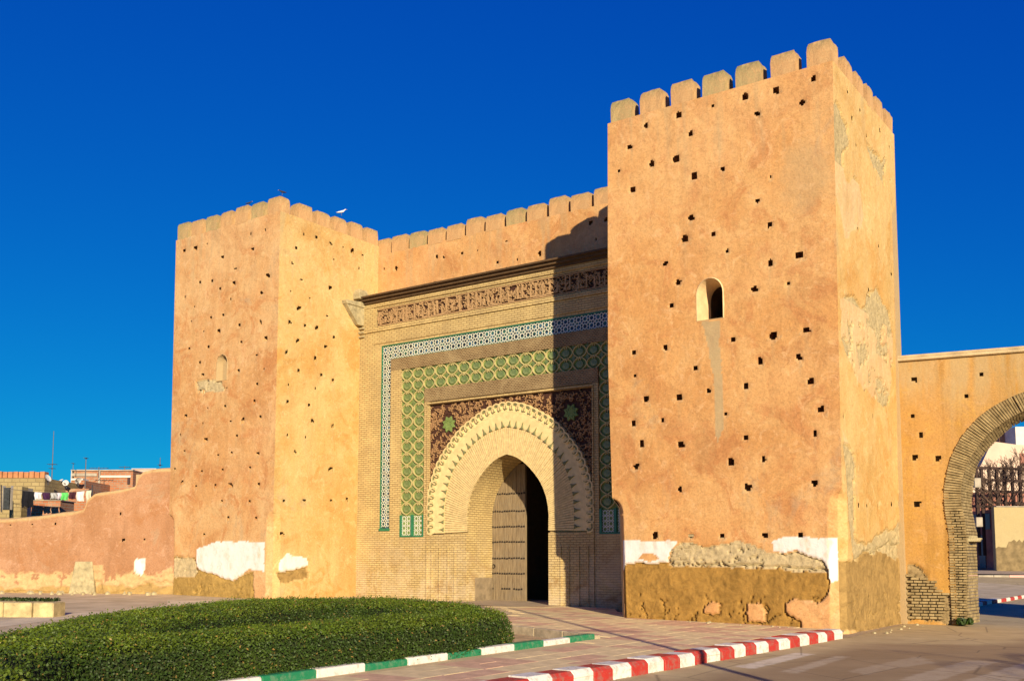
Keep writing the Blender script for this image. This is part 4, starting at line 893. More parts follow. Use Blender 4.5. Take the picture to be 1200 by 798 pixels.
mirA = lambda P: np.concatenate([P, np.stack([8.4-P[-2::-1, 0], P[-2::-1, 1]], -1)])
EXm, FIm, RIm = mirA(EX), mirA(FI), mirA(RI)
LEN, HT, TK = 14.0, 7.32, 1.1
xs = np.linspace(-.15, LEN, int(LEN/.05)); zs = np.linspace(-.35, HT, int(HT/.05)); A_, Z_ = np.meshgrid(xs, zs)
D, W = relief(A_, Z_, 'ARC', np.ones_like(A_), (.085, .3), seed=91, amp=.7)
st_ = np.clip((fbm(A_*3.2, Z_*.35, 83, 4)+.12)*5, 0, 1)*np.clip((Z_-(5.7+1.6*fbm(A_*2, A_*0, 84)))/.9, 0, 1); W[..., 3] = np.maximum(W[..., 3], st_*.75)
q = quads(len(xs), len(zs)); cA = A_.ravel()[q].mean(1); cZ = Z_.ravel()[q].mean(1)
hole_poly = [(1.30,-.5)]+[tuple(p+(np.array([4.2,3.0])-p)*.045) for p in EXm]+[(7.10,-.5)]
q = q[~in_poly(cA, cZ, hole_poly)]
link('wall', finish(np.stack([A_, D, Z_-azb], -1).reshape(-1, 3), q, W, lambda a, z, d: (a, min(d, .3), z-azb)), M['arch'], aw)
b = MB(); P = EXm
outerA = [(-.6, -.35), (-.6, HT), (LEN, HT), (LEN, -.35), (6.9, -.35)]+[tuple(p) for p in FIm[::-1]]+[(1.50, -.35)]
poly_prism('wall_core', [(x, z-azb) for x, z in [(a_-.0, b__) for a_, b__ in outerA]], .32, TK, M['old_brick'], aw)
outerB = [(-.5, -.35), (-.5, HT-.02), (LEN-.02, HT-.02), (LEN-.02, -.35), (6.9, -.35)]+[tuple(p) for p in FIm[::-1]]+[(1.50, -.35)]
# front order body just behind plaster
poly_prism('wall_core', [(x, z-azb) for x, z in outerB], .29, .319, M['old_brick'], aw)
m = MB(); m.box(-.1, LEN, -.10, TK+.05, az(HT), az(HT+.09)); m.box(-.1, LEN, -.05, TK+.02, az(HT+.09), az(HT+.17)); m.build('coping', mat_plain('coping_plaster', (.50,.38,.22), .9, .3, 3, .6, .02), aw, .02)
# bricks of the front ring, courses on the piers and voussoirs above
CA = np.array([4.2, 3.3])
def ring_at(P, t):
    """t 0..1: first up the pier at equal heights, then round the arch by angle"""
    if t < .42:
        z = -.1+(3.3+.1)*t/.42; return np.array([np.interp(z, P[:, 1], P[:, 0]), z])
    a = math.pi-(t-.42)/.58*math.pi/2; d = np.array([math.cos(a), math.sin(a)]); best = None
    an = np.arctan2(P[:, 1]-CA[1], P[:, 0]-CA[0]); an = np.where(an < 0, an+2*math.pi, an)
    o_ = np.argsort(an); r_ = np.hypot(P[:, 0]-CA[0], P[:, 1]-CA[1]); m_ = P[o_, 1] >= 3.2
    rad = np.interp(a, an[o_][m_], r_[o_][m_]); return CA+d*rad
def ring_bricks(A1, A2, n, y0, y1, mat, z_lim=-.1, split=False, name='brick'):
    for k in range(n):
        t0, t1 = (k+.08)/n, (k+.86)/n; a0, a1, b1, b0 = ring_at(A1, t0), ring_at(A1, t1), ring_at(A2, t1), ring_at(A2, t0)
        if a0[1] < z_lim: continue
        cuts = [0, 1] if not split or a0[1] > 3.0 else ([0, .48, .52, 1] if k % 2 else [0, .26, .30, .74, .78, 1])
        for c in range(0, len(cuts)-1, 2):
            f0, f1 = cuts[c], cuts[c+1]; jj = random.uniform(-.035, .02); t1 -= random.uniform(0, .12)/n; a1, b1 = ring_at(A1, t1), ring_at(A2, t1)
            p = [a0+(b0-a0)*f0, a1+(b1-a1)*f0, a1+(b1-a1)*f1, a0+(b0-a0)*f1]
            m = MB(); m.hexa([(x, y1, az(z)) for x, z in p]+[(x, y0+jj, az(z)) for x, z in p])
            m.build(name, mat, aw)
half = lambda P: P[:110]
ring_bricks(half(EXm), half(FIm), 112, -.03, .29, M['old_brick'], -.2, split=True)
NR = 92
for k in range(NR):                     # splayed reveal, course by course
    t0, t1 = (k+.08)/NR, (k+.88)/NR; f0, f1, r0, r1 = ring_at(half(FIm), t0), ring_at(half(FIm), t1), ring_at(half(RIm), t0), ring_at(half(RIm), t1)
    for c0, c1 in (((0, .47), (.5, 1)) if k % 2 else ((0, .23), (.26, .74), (.77, 1))):
        J = random.uniform(-.008, .008); P4 = []
        for c in (c0, c1): P4 += [(f0+(r0-f0)*c, .0+1.1*c), (f1+(r1-f1)*c, .0+1.1*c)]
        (q0, v0_), (q1, _), (q2, v1_), (q3, _) = P4; back = lambda q: q+(q-CA)/np.linalg.norm(q-CA)*.10*np.array([1, 0 if q[1] < 3.3 else 1])
        m = MB(); m.hexa([(q0[0]+J, v0_, az(q0[1])), (q2[0]+J, v1_, az(q2[1])), (back(q2)[0], v1_+.02, az(back(q2)[1])), (back(q0)[0], v0_+.02, az(back(q0)[1])),
                          (q1[0]+J, v0_, az(q1[1])), (q3[0]+J, v1_, az(q3[1])), (back(q3)[0], v1_+.02, az(back(q3)[1])), (back(q1)[0], v0_+.02, az(back(q1)[1]))])
        m.build('brick', M['voussoir'] if False else M['old_brick'], aw)
m = MB()
for k in range(96):                     # far half of the ring, outside the picture: joined
    a, c = along(EXm[109:], (k+.1)/96), along(EXm[109:], (k+.85)/96); d, e = along(FIm[109:], (k+.85)/96), along(FIm[109:], (k+.1)/96)
    m.hexa([(x, .21, az(z)) for x, z in (a, c, d, e)]+[(x, -.03, az(z)) for x, z in (a, c, d, e)])
tag(m.build('brick', M['old_brick'], aw), kind='stuff')
m = MB(); m.hexa([(x, y, az(z)) for z, xr in ((2.16, 1.9), (2.26, 1.97)) for x, y in ((1.2, .15), (xr, .15), (xr, TK), (1.2, TK))]); m.box(1.62, 1.84, .24, TK, az(2.26), az(2.32)); m.build('impost', M['stone'], aw, .01)
# exposed brickwork at the foot of the wall between tower and pier
rr = random.Random(12)
for r_ in range(16):
    z = .02+r_*.083; x = .1 if r_ % 2 else -.02
    while x < 1.1:
        w = rr.uniform(.17, .25); lim = .75+.35*math.sin(x*3+1)+.22*rr.random()
        if z < lim and x+w < 1.16:
            m = MB(); y = rr.uniform(-.10, -.03); m.box(x, x+w-.02, y, .10, az(z), az(z+.062)); m.build('brick', M['old_brick'], aw, .008)
        x += w
for k in range(14):
    pass
# bricks laid bare high at the foot of the right tower's front
rr = random.Random(4)
M['bare_brick'] = mat_plain('bare_brick', (.44,.34,.18), .95, .35, 8, .7, .02)
for r_ in range(7):
    z = 1.66+r_*.10
    x = -5.40+(r_ % 2)*.12+max(0, r_-4)*.10
    while x < -4.05+(.9 if r_ == 5 else 0):
        w = rr.uniform(.2, .3)
        if rr.random() > .18:
            m = MB(); y = rr.uniform(.0, .035); m.box(x, x+w-.025, y, .2, z, z+.075); ob = m.build('brick', M['bare_brick'], rt, .01)
            ob.data.transform(Matrix.Translation((-ruc, -rvc, -rzb)))
        x += w

# ------------------------------------------------------------------ low wall on the left
YW = 39.6
lw = thing('city_wall', 'low clay coloured wall with stepped top running left from the rose tower', 'wall', (-16, YW, gz(-16, YW)))
wz = gz(-16, YW)
prof = np.array([(-60, 3.05), (-22, 3.08), (-19.6, 3.15), (-18.2, 3.28), (-17.2, 3.42), (-16.5, 3.55), (-16.36, 3.95), (-16.1, 4.18), (-15.2, 4.30), (-14.55, 4.45), (-14.42, 4.85), (-14.25, 5.02), (-13.9, 5.10), (-12.0, 5.2)])
xs = np.linspace(-30, -12.2, 300); t = np.linspace(0, 1, 80); XX, TT = np.meshgrid(xs, t); top = np.interp(XX, prof[:, 0], prof[:, 1])+.05*fbm(XX*2, XX*0, 51)
ZZ = -.2+(top+.2)*TT
D, W = relief(XX, ZZ, 'LWL', np.clip((top-ZZ)/.1, .2, 1), (.06, .3), seed=61)
b0 = np.clip((1.15+.5*fbm(XX*1.1, XX*0, 52)+.25*fbm(XX*6, ZZ*2, 55)-ZZ)/.08, 0, 1); D += b0*(.02+.06*fbm(XX*5, ZZ*5, 53))
W[..., 2] = np.maximum(W[..., 2], b0*.75*(fbm(XX*4, ZZ*4, 57) > -.12)); b1 = np.clip((.62+.5*fbm(XX*1.3, XX*0, 58)+.2*fbm(XX*7, ZZ*4, 59)-ZZ)/.06, 0, 1); W[..., 1] = b1*.9; W[..., 2] *= (1-b1*.9)
W[..., 2] = np.maximum(W[..., 2], .55*np.clip((ZZ-top+.12)/.06, 0, 1))
vf = np.stack([XX+16, D, ZZ-wz], -1).reshape(-1, 3); n1 = len(vf)
tb = np.stack([xs+16, np.full(300, .75), top[-1]+.12-wz], -1)      # weathered, sloping top
vs = np.concatenate([vf, tb]); qs = quads(300, 80); i0 = 79*300+np.arange(299); i1 = n1+np.arange(299)
qs = np.concatenate([qs, np.stack([i0, i0+1, i1+1, i1], -1)]); W2 = np.concatenate([W.reshape(-1, 4), np.tile([0, 0, .8, 0], (300, 1))])
link('wall', finish(vs, qs, W2, lambda a, z, d: (a+16, d, z-wz)), M['low'], lw)
m = MB(); m.box(-50, -13.9, .0, .7, 0, 2.9); m.box(1.3, 3.6, .45, .7, 0, 4.6); m.build('wall_core', M['low'], lw)
m = MB()                                # blocked little buttress at its foot
m.hexa([(.0-.02, -.10, -.2), (1.05, -.10, -.2), (1.05, .1, -.2), (0, .1, -.2), (.2, -.03, 1.22), (.86, -.03, 1.22), (.86, .1, 1.22), (.2, .1, 1.22)])
o = m.build('buttress', M['stone'], lw, .02); o.location = (-.95, 0, 0)
rr = random.Random(3)
for k in range(26):                     # rubble stones along the foot
    m = MB(); m.lathe([(.02, -.03), (rr.uniform(.05, .14), 0), (rr.uniform(.04, .1), rr.uniform(.05, .12)), (.01, .13)], 6); x = rr.uniform(-22, -13.5); y = YW-rr.uniform(.15, 1.4)
    tag(m.build('rubble_stone', M['stone'], None, loc=(x, y, gz(x, y))), 'loose weathered stone lying at the foot of the low wall', 'stone', 'loose stones at the foot of the low wall')
for k in range(22):                     # crumbs at the foot of the right tower and the pier
    s_ = rr.uniform(.02, .06); m = MB(); m.lathe([(s_*.3, -.02), (s_, 0), (s_*.8, s_*.6), (s_*.2, s_*.9)], 6)
    if k < 12: q_ = O+U*rr.uniform(-6.2, -.2)+V*rr.uniform(-.5, -.08); g_ = .0
    else: q_ = O+U*rr.uniform(.15, .6)+V*rr.uniform(.3, 5); g_ = -.12
    tag(m.build('rubble_crumb', M['stone'], None, loc=(q_[0], q_[1], gz(q_[0], q_[1])+g_)), 'small crumb of fallen plaster at the foot of the right tower', 'plaster crumb', 'crumbs at the foot of the right tower')
# low stone block in front of it, far left
lb = thing('stone_bench', 'long low block of worn yellow stone at the far left edge of the plaza', 'stone block', (-14, 26.3, gz(-14, 26.3)))
rr = random.Random(8); x = 2.35
while x > -6:
    w = rr.uniform(.45, .85)
    m = MB(); m.box(x-w+.015, x, rr.uniform(-.03, .02), .75, -.05, .36+rr.uniform(-.02, .02)); m.build('stone_block', mat_plain('yellow_stone', (.56,.44,.22), .95, .4, 4, .8, .03) if 'ys' not in M else M['ys'], lb, .03); M.setdefault('ys', lb.children[0].data.materials[0]); x -= w

# ------------------------------------------------------------------ planting
M['leaf'] = None
def m_leaf(name, a, b, c):
    t = NT(name, .55, .3)
    oi = t.n.new('ShaderNodeObjectInfo'); g = t.n.new('ShaderNodeNewGeometry')
    n = t.ramp(t.noise(.9, 4, .6), [(.3, a), (.55, b), (.75, c)])
    at_ = t.n.new('ShaderNodeAttribute'); at_.attribute_name = 'mask'; sp_ = t.n.new('ShaderNodeSeparateColor'); t.lk(at_.outputs['Color'], sp_.inputs[0])
    n = t.mix(sp_.outputs[0], n, t.ramp(t.noise(1.4, 4, .6), [(.3, (.06,.105,.006)), (.7, (.13,.17,.010))]))
    n = t.mix(t.ramp(sp_.outputs[1], [(.965, 0.0), (.985, .8)]), n, (.22, .13, .04))
    col = t.mix(.6, n, t.ramp(sp_.outputs[1], [(0, (.4,.45,.35)), (.95, (1.4,1.35,1.1))]), 'MULTIPLY')
    t.b.inputs['Transmission Weight'].default_value = 0.0
    return t.fin(col)
M['leaf'] = m_leaf('hedge_leaves', (.020,.042,.005), (.036,.068,.007), (.06,.095,.009)); M['twig'] = mat_plain('hedge_twigs', (.03,.04,.012), .9)
M['soil'] = mat_plain('planter_soil', (.50,.36,.19), .95, .35, 3, .8, .03)
def hedge(label, line, hw, h, nleaf, seed):
    """line: plan polyline (world), hw: half widths, h: height"""
    P = smooth_poly(line, 120); Wd = np.interp(np.linspace(0, 1, 120), np.linspace(0, 1, len(hw)), hw)
    T = np.gradient(P, axis=0); T /= np.linalg.norm(T, axis=1)[:, None]; N = np.stack([-T[:, 1], T[:, 0]], -1)
    c = P.mean(0); root = thing('hedge', label, 'hedge', (c[0], c[1], gz(*c)-.1), group=None); zc = gz(*c)-.1
    prof = np.array([(-1.0, 0), (-1.06, .35), (-1.02, .72), (-.86, .93), (-.5, 1.0), (0, 1.01), (.5, 1.0), (.86, .93), (1.02, .72), (1.06, .35), (1.0, 0)])
    pl = np.r_[0, np.cumsum(np.hypot(*np.diff(prof*[hw[1], h], axis=0).T))]; pl /= pl[-1]
    def surf(t, s, inset=0.0):
        i = np.clip(t*119, 0, 118.999); k = i.astype(int); f = (i-k)[:, None]
        p = P[k]*(1-f)+P[k+1]*f; n = N[k]*(1-f)+N[k+1]*f; w = Wd[k]*(1-f[:, 0])+Wd[k+1]*f[:, 0]
        endf = np.sqrt(np.clip(1-np.clip(1-np.minimum(t, 1-t)/.035, 0, 1)**2, .0, 1))
        a = np.interp(s, pl, prof[:, 0])*(w*endf-inset); z = np.interp(s, pl, prof[:, 1])*(h-inset)
        bump_ = .10*fbm(p[:, 0]*1.2+a, p[:, 1]*1.2+z*2, seed, 3)+.05*fbm(p[:, 0]*4+a*3, p[:, 1]*4+z*4, seed+1, 3)
        a2 = a*(1+bump_); z2 = z*(1+bump_*.9)
        g = -0.0105*p[:, 0]+0.0077*(p[:, 1]-15)-.1
        return np.stack([p[:, 0]+n[:, 0]*a2-c[0], p[:, 1]+n[:, 1]*a2-c[1], g+z2-zc], -1)
    tt, ss = np.meshgrid(np.linspace(0, 1, 90), np.linspace(0, 1, 22)); core = surf(tt.ravel(), ss.ravel(), .07)
    link('branches', np_mesh('branches', core, quads(90, 22)), M['twig'], root)
    r = np.random.RandomState(seed); t = r.rand(nleaf); s = r.rand(nleaf); e = 1e-3
    p0 = surf(t, s); pn = np.cross(surf(np.clip(t+e, 0, 1), s)-surf(np.clip(t-e, 0, 1), s), surf(t, np.clip(s+e*3, 0, 1))-surf(t, np.clip(s-e*3, 0, 1)))
    pn /= (np.linalg.norm(pn, axis=1)[:, None]+1e-9)
    pn *= np.sign((p0*0+pn)[:, 2:3]+1e-6*0+np.where(np.abs(pn[:, 2:3]) < .15, 1, 0)*0+1e-9) if False else 1
    up = r.normal(size=(nleaf, 3)); nn = pn*1.0+up*.8; nn /= np.linalg.norm(nn, axis=1)[:, None]
    off = r.normal(0, .026, nleaf)[:, None]+r.choice([0, .045], nleaf, p=[.93, .07])[:, None]; ctr = p0-pn*0+np.where(pn[:, 2:3]*0 == 0, pn, pn)*off
    a = np.cross(nn, r.normal(size=(nleaf, 3))); a /= np.linalg.norm(a, axis=1)[:, None]; b_ = np.cross(nn, a)
    sz = r.uniform(.010, .021, nleaf)[:, None]; la, lb_ = a*sz*1.25, b_*sz*.75
    vs = np.stack([ctr-la, ctr-lb_*.9+la*.1, ctr+la, ctr+lb_*.9+la*.1], 1).reshape(-1, 3)
    young = np.clip((p0[:, 2]-(h-.16))/.12, 0, 1)*np.clip(.75+1.4*fbm(p0[:, 0]*1.3, p0[:, 1]*1.3, seed+3, 3), 0, 1)
    keep = (r.rand(nleaf) < np.where(young > .1, 1, .78)) & (fbm((p0[:, 0]+p0[:, 1])*2.2, (p0[:, 2]+p0[:, 0])*3.0, seed+7, 3) > -.30)
    mk = np.zeros((nleaf, 4)); mk[:, 0] = young; mk[:, 1] = r.rand(nleaf); mk = np.repeat(mk[keep], 4, axis=0); vs = vs.reshape(-1, 4, 3)[keep].reshape(-1, 3)
    link('foliage', np_mesh('foliage', vs, np.arange(len(vs)).reshape(-1, 4), mk), M['leaf'], root)
    return root
NH = [tuple(T_A+gd*s_+gn*o_) for s_, o_ in ((-2.2, .78), (0, .78), (2.5, .78), (5.2, .80), (7.6, .82), (9.5, .95), (10.95, 1.2))]
hedge('nearer clipped hedge following the green and white kerb, its right end rounded', NH, [.60,.62,.62,.64,.68,.80,.75], .74, 120000, 5)
hedge('farther clipped hedge curving behind the nearer one towards the gate', [(-5.3,9.4),(-5.75,12.6),(-6.0,16.2),(-5.6,19.6),(-4.5,22.2),(-3.0,22.5),(-1.9,21.6),(-1.0,20.3)], [.6,.75,.9,1.0,1.1,1.1,1.0,.8], .80, 120000, 9)
hedge('short hedge lobe at the bottom left corner', [(-7.2,8.2),(-5.9,8.9),(-5.0,9.3),(-4.45,9.5)], [.7,.75,.7,.5], .72, 34000, 14)
# hedge bed: soil and the concrete border behind
sheet('soil', [(-7.5,8.8),(-5.5,10.2),tuple(T_TIP-gd*.2),(.05,24.2),(-2.2,25.4),(-6,25),(-9,22),(-9.6,17),(-9,11),(-8,8.6)], -.105, M['soil'])
bd = thing('bed_border', 'worn grey concrete border closing the hedge bed on the gate side', 'kerb', (.9, 23, gz(.9, 23)))
BP = [np.array(T_TIP), np.array([1.1,22.6]), np.array([.5,23.5]), np.array([-.2,24.35]), np.array([-1.3,25.0]), np.array([-2.6,25.5]), np.array([-4.2,25.6]), np.array([-6.0,25.1])]
M['concrete'] = mat_plain('worn_concrete', (.46,.37,.24), .95, .4, 5, .6, .02)
for i in range(len(BP)-1):
    a, c = BP[i], BP[i+1]; d = (c-a)/np.linalg.norm(c-a); n = np.array([d[1], -d[0]]); a = a+d*.01; c = c-d*.01
    g = lambda p: gz(*p)-gz(.9, 23)
    m = MB(); m.hexa([(p[0]-.9, p[1]-23, g(p)+z) for z in (-.16, .075) for p in (a, c, c+n*.16, a+n*.16)]); m.build('border_stone', M['concrete'], bd, .012)
# weeds at the pier, grass strip
def tuft(name, label, c, n, r_, h, seed, kind=None, cat='weed'):
    rr = np.random.RandomState(seed); vs = []; 
    for _ in range(n):
        a = rr.rand()*6.28; q = r_*math.sqrt(rr.rand()); x, y = q*math.cos(a), q*math.sin(a); hh = h*rr.uniform(.4, 1); w = hh*.22; b_ = rr.rand()*6.28; le = rr.uniform(-.4, .4)
        dx, dy = math.cos(b_)*w, math.sin(b_)*w; vs += [(x-dx, y-dy, 0+hh*.2), (x+dx, y+dy, hh*.25), (x+dx*.6+le*hh, y+dy*.6+le*hh*.5, hh), (x-dx*.6+le*hh, y-dy*.6, hh*.9)]
    o = link(name, np_mesh(name, np.array(vs), np.arange(len(vs)).reshape(-1, 4)), M['leaf'], None, loc=(c[0], c[1], gz(*c)-.1)); return tag(o, label, cat, kind=kind)
pc = AO+AU*1.45+AV*(-.12); tuft('weed', 'small green weed growing at the foot of the arch pier', (pc[0], pc[1]), 160, .22, .22, 3)
m = []; rr = np.random.RandomState(2)
vs = []
for _ in range(5000):
    x = rr.uniform(-24, -14.9); y = rr.uniform(32.6, 34.2); z = gz(x, y); hh = rr.uniform(.04, .12); b_ = rr.rand()*6.28
    vs += [(x-.03*math.cos(b_), y-.03*math.sin(b_), z), (x+.03*math.cos(b_), y+.03*math.sin(b_), z), (x+.02, y+.02, z+hh), (x, y, z+hh)]
tag(link('grass', np_mesh('grass', np.array(vs), np.arange(len(vs)).reshape(-1, 4)), M['leaf']), kind='stuff')

# ------------------------------------------------------------------ rooftops behind the low wall (left)
M['ybrick'] = mat_brick('yellow_block', (.40,.31,.15), (.34,.26,.12), (.25,.19,.10), .4, .2, .02, (.24,.17,.08), .6)
M['obrick'] = mat_brick('orange_brick', (.44,.17,.08), (.36,.13,.06), (.34,.25,.18), .3, .14, .02, (.48,.36,.24), .6)
M['pinkp'] = mat_plain('pink_plaster', (.62,.38,.32), .9, .12, 1.5); M['whitep'] = mat_plain('white_plaster', (.66,.60,.52), .9, .15, 2)
M['terra'] = mat_plain('terracotta_render', (.46,.20,.09), .9, .3, 3)
M['concr2'] = mat_plain('grey_render', (.38,.33,.26), .9, .3, 2)
def wbox(name, x0, x1, yt, yb, d, dep, mat, parent, bevel=0.0):
    """box whose front at depth d shows between pixel columns x0..x1 and rows yt..yb"""
    a = at(x0, yb, d); c = at(x1, yt, d); l = parent.location
    m = MB(); m.box(a[0]-l.x, c[0]-l.x, d-l.y, d+dep-l.y, a[2]-l.z, c[2]-l.z); return m.build(name, mat, parent, bevel)
def house(name, label, px, d): p = at(px, 640, d); return thing(name, label, 'house', (p[0], d, gz(p[0], d)))
h = house('roof_house', 'yellowish block house with an orange brick parapet at the far left', 20, 52)
wbox('wall', -60, 52.5, 560, 652, 52, 8, M['ybrick'], h)
for k in range(18): wbox('parapet_brick', -60+k*6.25+.3, -60+(k+1)*6.25-.3, 552.3+random.uniform(-.3, .8), 559.9, 51.98, .5, M['terra'], h, .01)
wbox('wall', 13, 28, 571, 652, 50.5, 1, M['concr2'], h); wbox('doorway', 3.5, 11.5, 571, 597, 50.6, .2, mat_plain('dark_curtain', (.04,.045,.05), .9, .5, 9), h); wbox('door_frame', 2.2, 3.4, 569, 597, 50.5, .3, M['whitep'], h); wbox('door_frame', 11.6, 13, 569, 597, 50.5, .3, M['whitep'], h)
h = house('roof_house', 'long low red brick house with pale bands behind the low wall', 120, 60)
wbox('wall', 83, 156, 551.5, 652, 60, 7, M['obrick'], h); wbox('pilaster', 81.5, 84, 551, 600, 59.9, .5, M['whitep'], h); wbox('pilaster', 113.5, 117.5, 551.5, 600, 59.9, .3, M['concr2'], h)
wbox('band', 84, 113.5, 554.6, 557.8, 59.93, .2, M['concr2'], h); wbox('band', 117.5, 153, 557, 559.3, 59.93, .2, M['whitep'], h); wbox('coping', 83, 156, 550.2, 551.5, 59.9, 7.2, M['concr2'], h)
wbox('window', 149, 152, 559.5, 567, 59.9, .2, mat_plain('window_dark', (.06,.03,.03), .6), h)
h = house('roof_house', 'small pale pink house beside the rose tower', 165, 62); wbox('wall', 154.5, 182, 549.5, 652, 62, 6, M['pinkp'], h); wbox('coping', 154, 183, 548.8, 549.5, 61.9, 6.2, M['whitep'], h)
h = house('roof_house', 'terracotta roof terrace with low orange walls behind the washing', 75, 55)
wbox('wall', 52, 70, 567, 652, 55, 5, M['terra'], h); wbox('wall', 70, 104, 572.5, 652, 54.5, 5, M['obrick'], h); wbox('wall', 83, 100, 563, 573, 56.5, 4, M['obrick'], h)
wbox('stair', 83.5, 97, 560.5, 562.6, 56.4, .8, M['whitep'], h)
h = house('roof_parapet', 'low brown brick parapet under the washing line', 55, 48); wbox('wall', 34, 71, 586.5, 652, 48, 1.5, M['obrick'], h); wbox('coping', 33.5, 72, 585.8, 586.5, 47.95, 1.6, M['concr2'], h)
wbox('wall', 12, 26, 570, 652, 48.2, .6, M['ybrick'], h)
# satellite dishes
M['dish'] = mat_plain('dish_white', (.56,.54,.50), .5, .08, 3); M['steel'] = mat_plain('antenna_steel', (.10,.09,.09), .5, .2, 5, metal=.5)
def dish(label, px, py, d, r, rx, rz):
    p = at(px, py, d); t = thing('satellite_dish', label, 'satellite dish', (p[0], d, p[2]-r*1.6))
    m = MB(); m.lathe([(.01, .0), (r*.5, r*.07), (r*.85, r*.2), (r, r*.28), (r*.98, r*.30), (r*.83, r*.22), (r*.48, r*.10), (.012, .03)], 20); o = m.build('reflector', M['dish'], t, smooth=False)
    o.location = (0, 0, r*1.6); o.rotation_euler = (rx, 0, rz)
    m = MB(); m.tube([(0, .1, 0), (0, .1, r*1.6)], .04, 6); m.tube([(0, .1, r*1.5), (0, 0, r*1.6)], .03, 5); m.build('mast', M['steel'], t)
    m = MB(); m.tube([(0, 0, r*1.6-r*.9), (0, -r*.9, r*1.55)], .02, 5); m.box(-.06, .06, -r*.98, -r*.86, r*1.5, r*1.62); m.build('receiver_arm', M['steel'], t)
dish('white satellite dish at the right edge of the yellow house roof', 55.5, 560.5, 51, .2, R(60), R(75))
dish('larger white satellite dish above the orange terrace', 70.5, 565, 54, .22, R(40), R(-40))
dish('flat tilted white dish beside the long brick house', 91, 562.5, 55.5, .2, R(118), R(60))
dish('small grey satellite dish low on the terrace wall', 77, 566, 53.8, .16, R(75), R(10))
def antenna(label, px, yt, yb, d, bars, rad=.025):
    p = at(px, yb, d); q = at(px, yt, d); t = thing('antenna', label, 'antenna', (p[0], d, p[2])); H = q[2]-p[2]
    m = MB(); m.tube([(0, 0, 0), (0, 0, H)], [rad, rad*.6], 5); m.build('mast', M['steel'], t)
    for z, w in bars:
        m = MB(); m.tube([(-w, 0, H*z), (w, 0, H*z)], rad*.6, 4)
        for k in np.linspace(-w, w, 6): m.tube([(k, -.2, H*z), (k, .2, H*z)], rad*.35, 4)
        m.build('crossbar', M['steel'], t)
antenna('tall thin lattice mast with short crossbars rising above the rooftops', 60.5, 505, 566, 56, [(.36, .22), (.28, .12)], .028)
antenna('plain dark pole in front of the long brick house', 99.5, 536, 572, 53, [(.98, .05)], .035)
antenna('thin rod above the left end of the long brick house', 85.5, 542, 552, 59, [(.9, .05)], .02)
antenna('television antenna with a long boom on the brick house', 115.5, 547, 560, 58, [(.9, .5)], .03)
antenna('short antenna with bent elements at the right of the brick house', 146, 546, 552, 60, [(.8, .3)], .03)
antenna('slanting rod antenna beside the rose tower', 187.5, 536, 547, 50, [(.2, .06)], .025)
# washing line
wlr = thing('washing_line', 'washing line strung between two posts above the low wall', 'washing line', (at(60, 580, 46)[0], 46, at(60, 600, 46)[2]))
l = wlr.location; m = MB()
for px in (1.5, 108): a = at(px, 568, 46); c = at(px, 600, 46); m.tube([(a[0]-l.x, 0, a[2]-l.z), (c[0]-l.x, 0, c[2]-l.z)], .03, 5)
m.build('post', M['steel'], wlr); m = MB(); pts = []
for k in range(20):
    px = 1.5+106.5*k/19; p = at(px, 571+6.0*math.sin(math.pi*k/19*.85), 46); pts.append((p[0]-l.x, 0, p[2]-l.z))
m.tube(pts, .012, 4); m.build('cord', M['steel'], wlr)
line_y = lambda px: 571+6.0*math.sin(math.pi*(px-1.5)/106.5*.85)
def cloth(name, label, x0, x1, yb, col, seed, ragged=.5, c2=None):
    mt = mat_plain('cloth_%d' % seed, col, .9, .35, 5, .3, .01, .1, c2=c2); rr = random.Random(seed); nx, nz = 9, 7; vs = []; fs = []
    a = at(x0, line_y(x0)+.4, 46); c = at(x1, line_y(x1)+.4, 46)
    for j in range(nz):
        for i in range(nx):
            f = i/(nx-1); g = j/(nz-1); px = x0+(x1-x0)*f; bot = at(px, yb+ragged*rr.uniform(-1, 1)*2*(j == nz-1), 46)[2]; tp = a[2]+(c[2]-a[2])*f
            vs.append((a[0]+(c[0]-a[0])*f+.02*math.sin(j+seed), 46+.05*math.sin(f*14+seed)*(.3+g), tp+(bot-tp)*g))
    n = nx*nz; vs2 = [(x, y+.015, z) for x, y, z in vs]
    for j in range(nz-1):
        for i in range(nx-1): k = j*nx+i; fs.append((k+nx, k+nx+1, k+1, k)); fs.append((n+k, n+k+1, n+k+nx+1, n+k+nx))
    cx, cz_ = (a[0]+c[0])/2, a[2]; me = bpy.data.meshes.new(name); me.from_pydata([(x-cx, y-46, z-cz_) for x, y, z in vs+vs2], [], fs)
    tag(link(name, me, mt, None, loc=(cx, 46, cz_)), label, 'laundry')
cloth('hanging_robe', 'long black robe hanging at the left of the washing line', 25.5, 39.5, 594.5, (.012,.012,.016), 1, .8)
cloth('hanging_shirt', 'white patterned shirt next to the black robe on the line', 40, 49, 584.5, (.50,.48,.55), 2, .4, c2=(.75,.72,.76))
cloth('hanging_cloth', 'dark purple cloth on the washing line', 49.8, 59, 585, (.05,.018,.055), 3, .2)
cloth('hanging_shirt', 'grey and black printed shirt right of the purple cloth', 60, 67, 584.5, (.22,.22,.24), 4, .4, c2=(.5,.5,.5))
cloth('hanging_shirt', 'pale lilac shirt left of the green one', 67.5, 72, 584.5, (.55,.50,.56), 5, .3)
cloth('hanging_shirt', 'bright green shirt on the washing line', 72, 79.5, 586, (.12,.52,.14), 6, .5)
cloth('hanging_cloth', 'dark maroon cloth right of the green shirt', 80.5, 88.5, 584.5, (.06,.02,.03), 7, .3)
cloth('hanging_towel', 'white towel with grey print near the right end of the line', 89.3, 98.5, 587, (.70,.68,.64), 8, .2)
cloth('hanging_towel', 'cream cloth bunched at the right end of the washing line', 101, 107.5, 588.5, (.60,.54,.42), 9, .6)

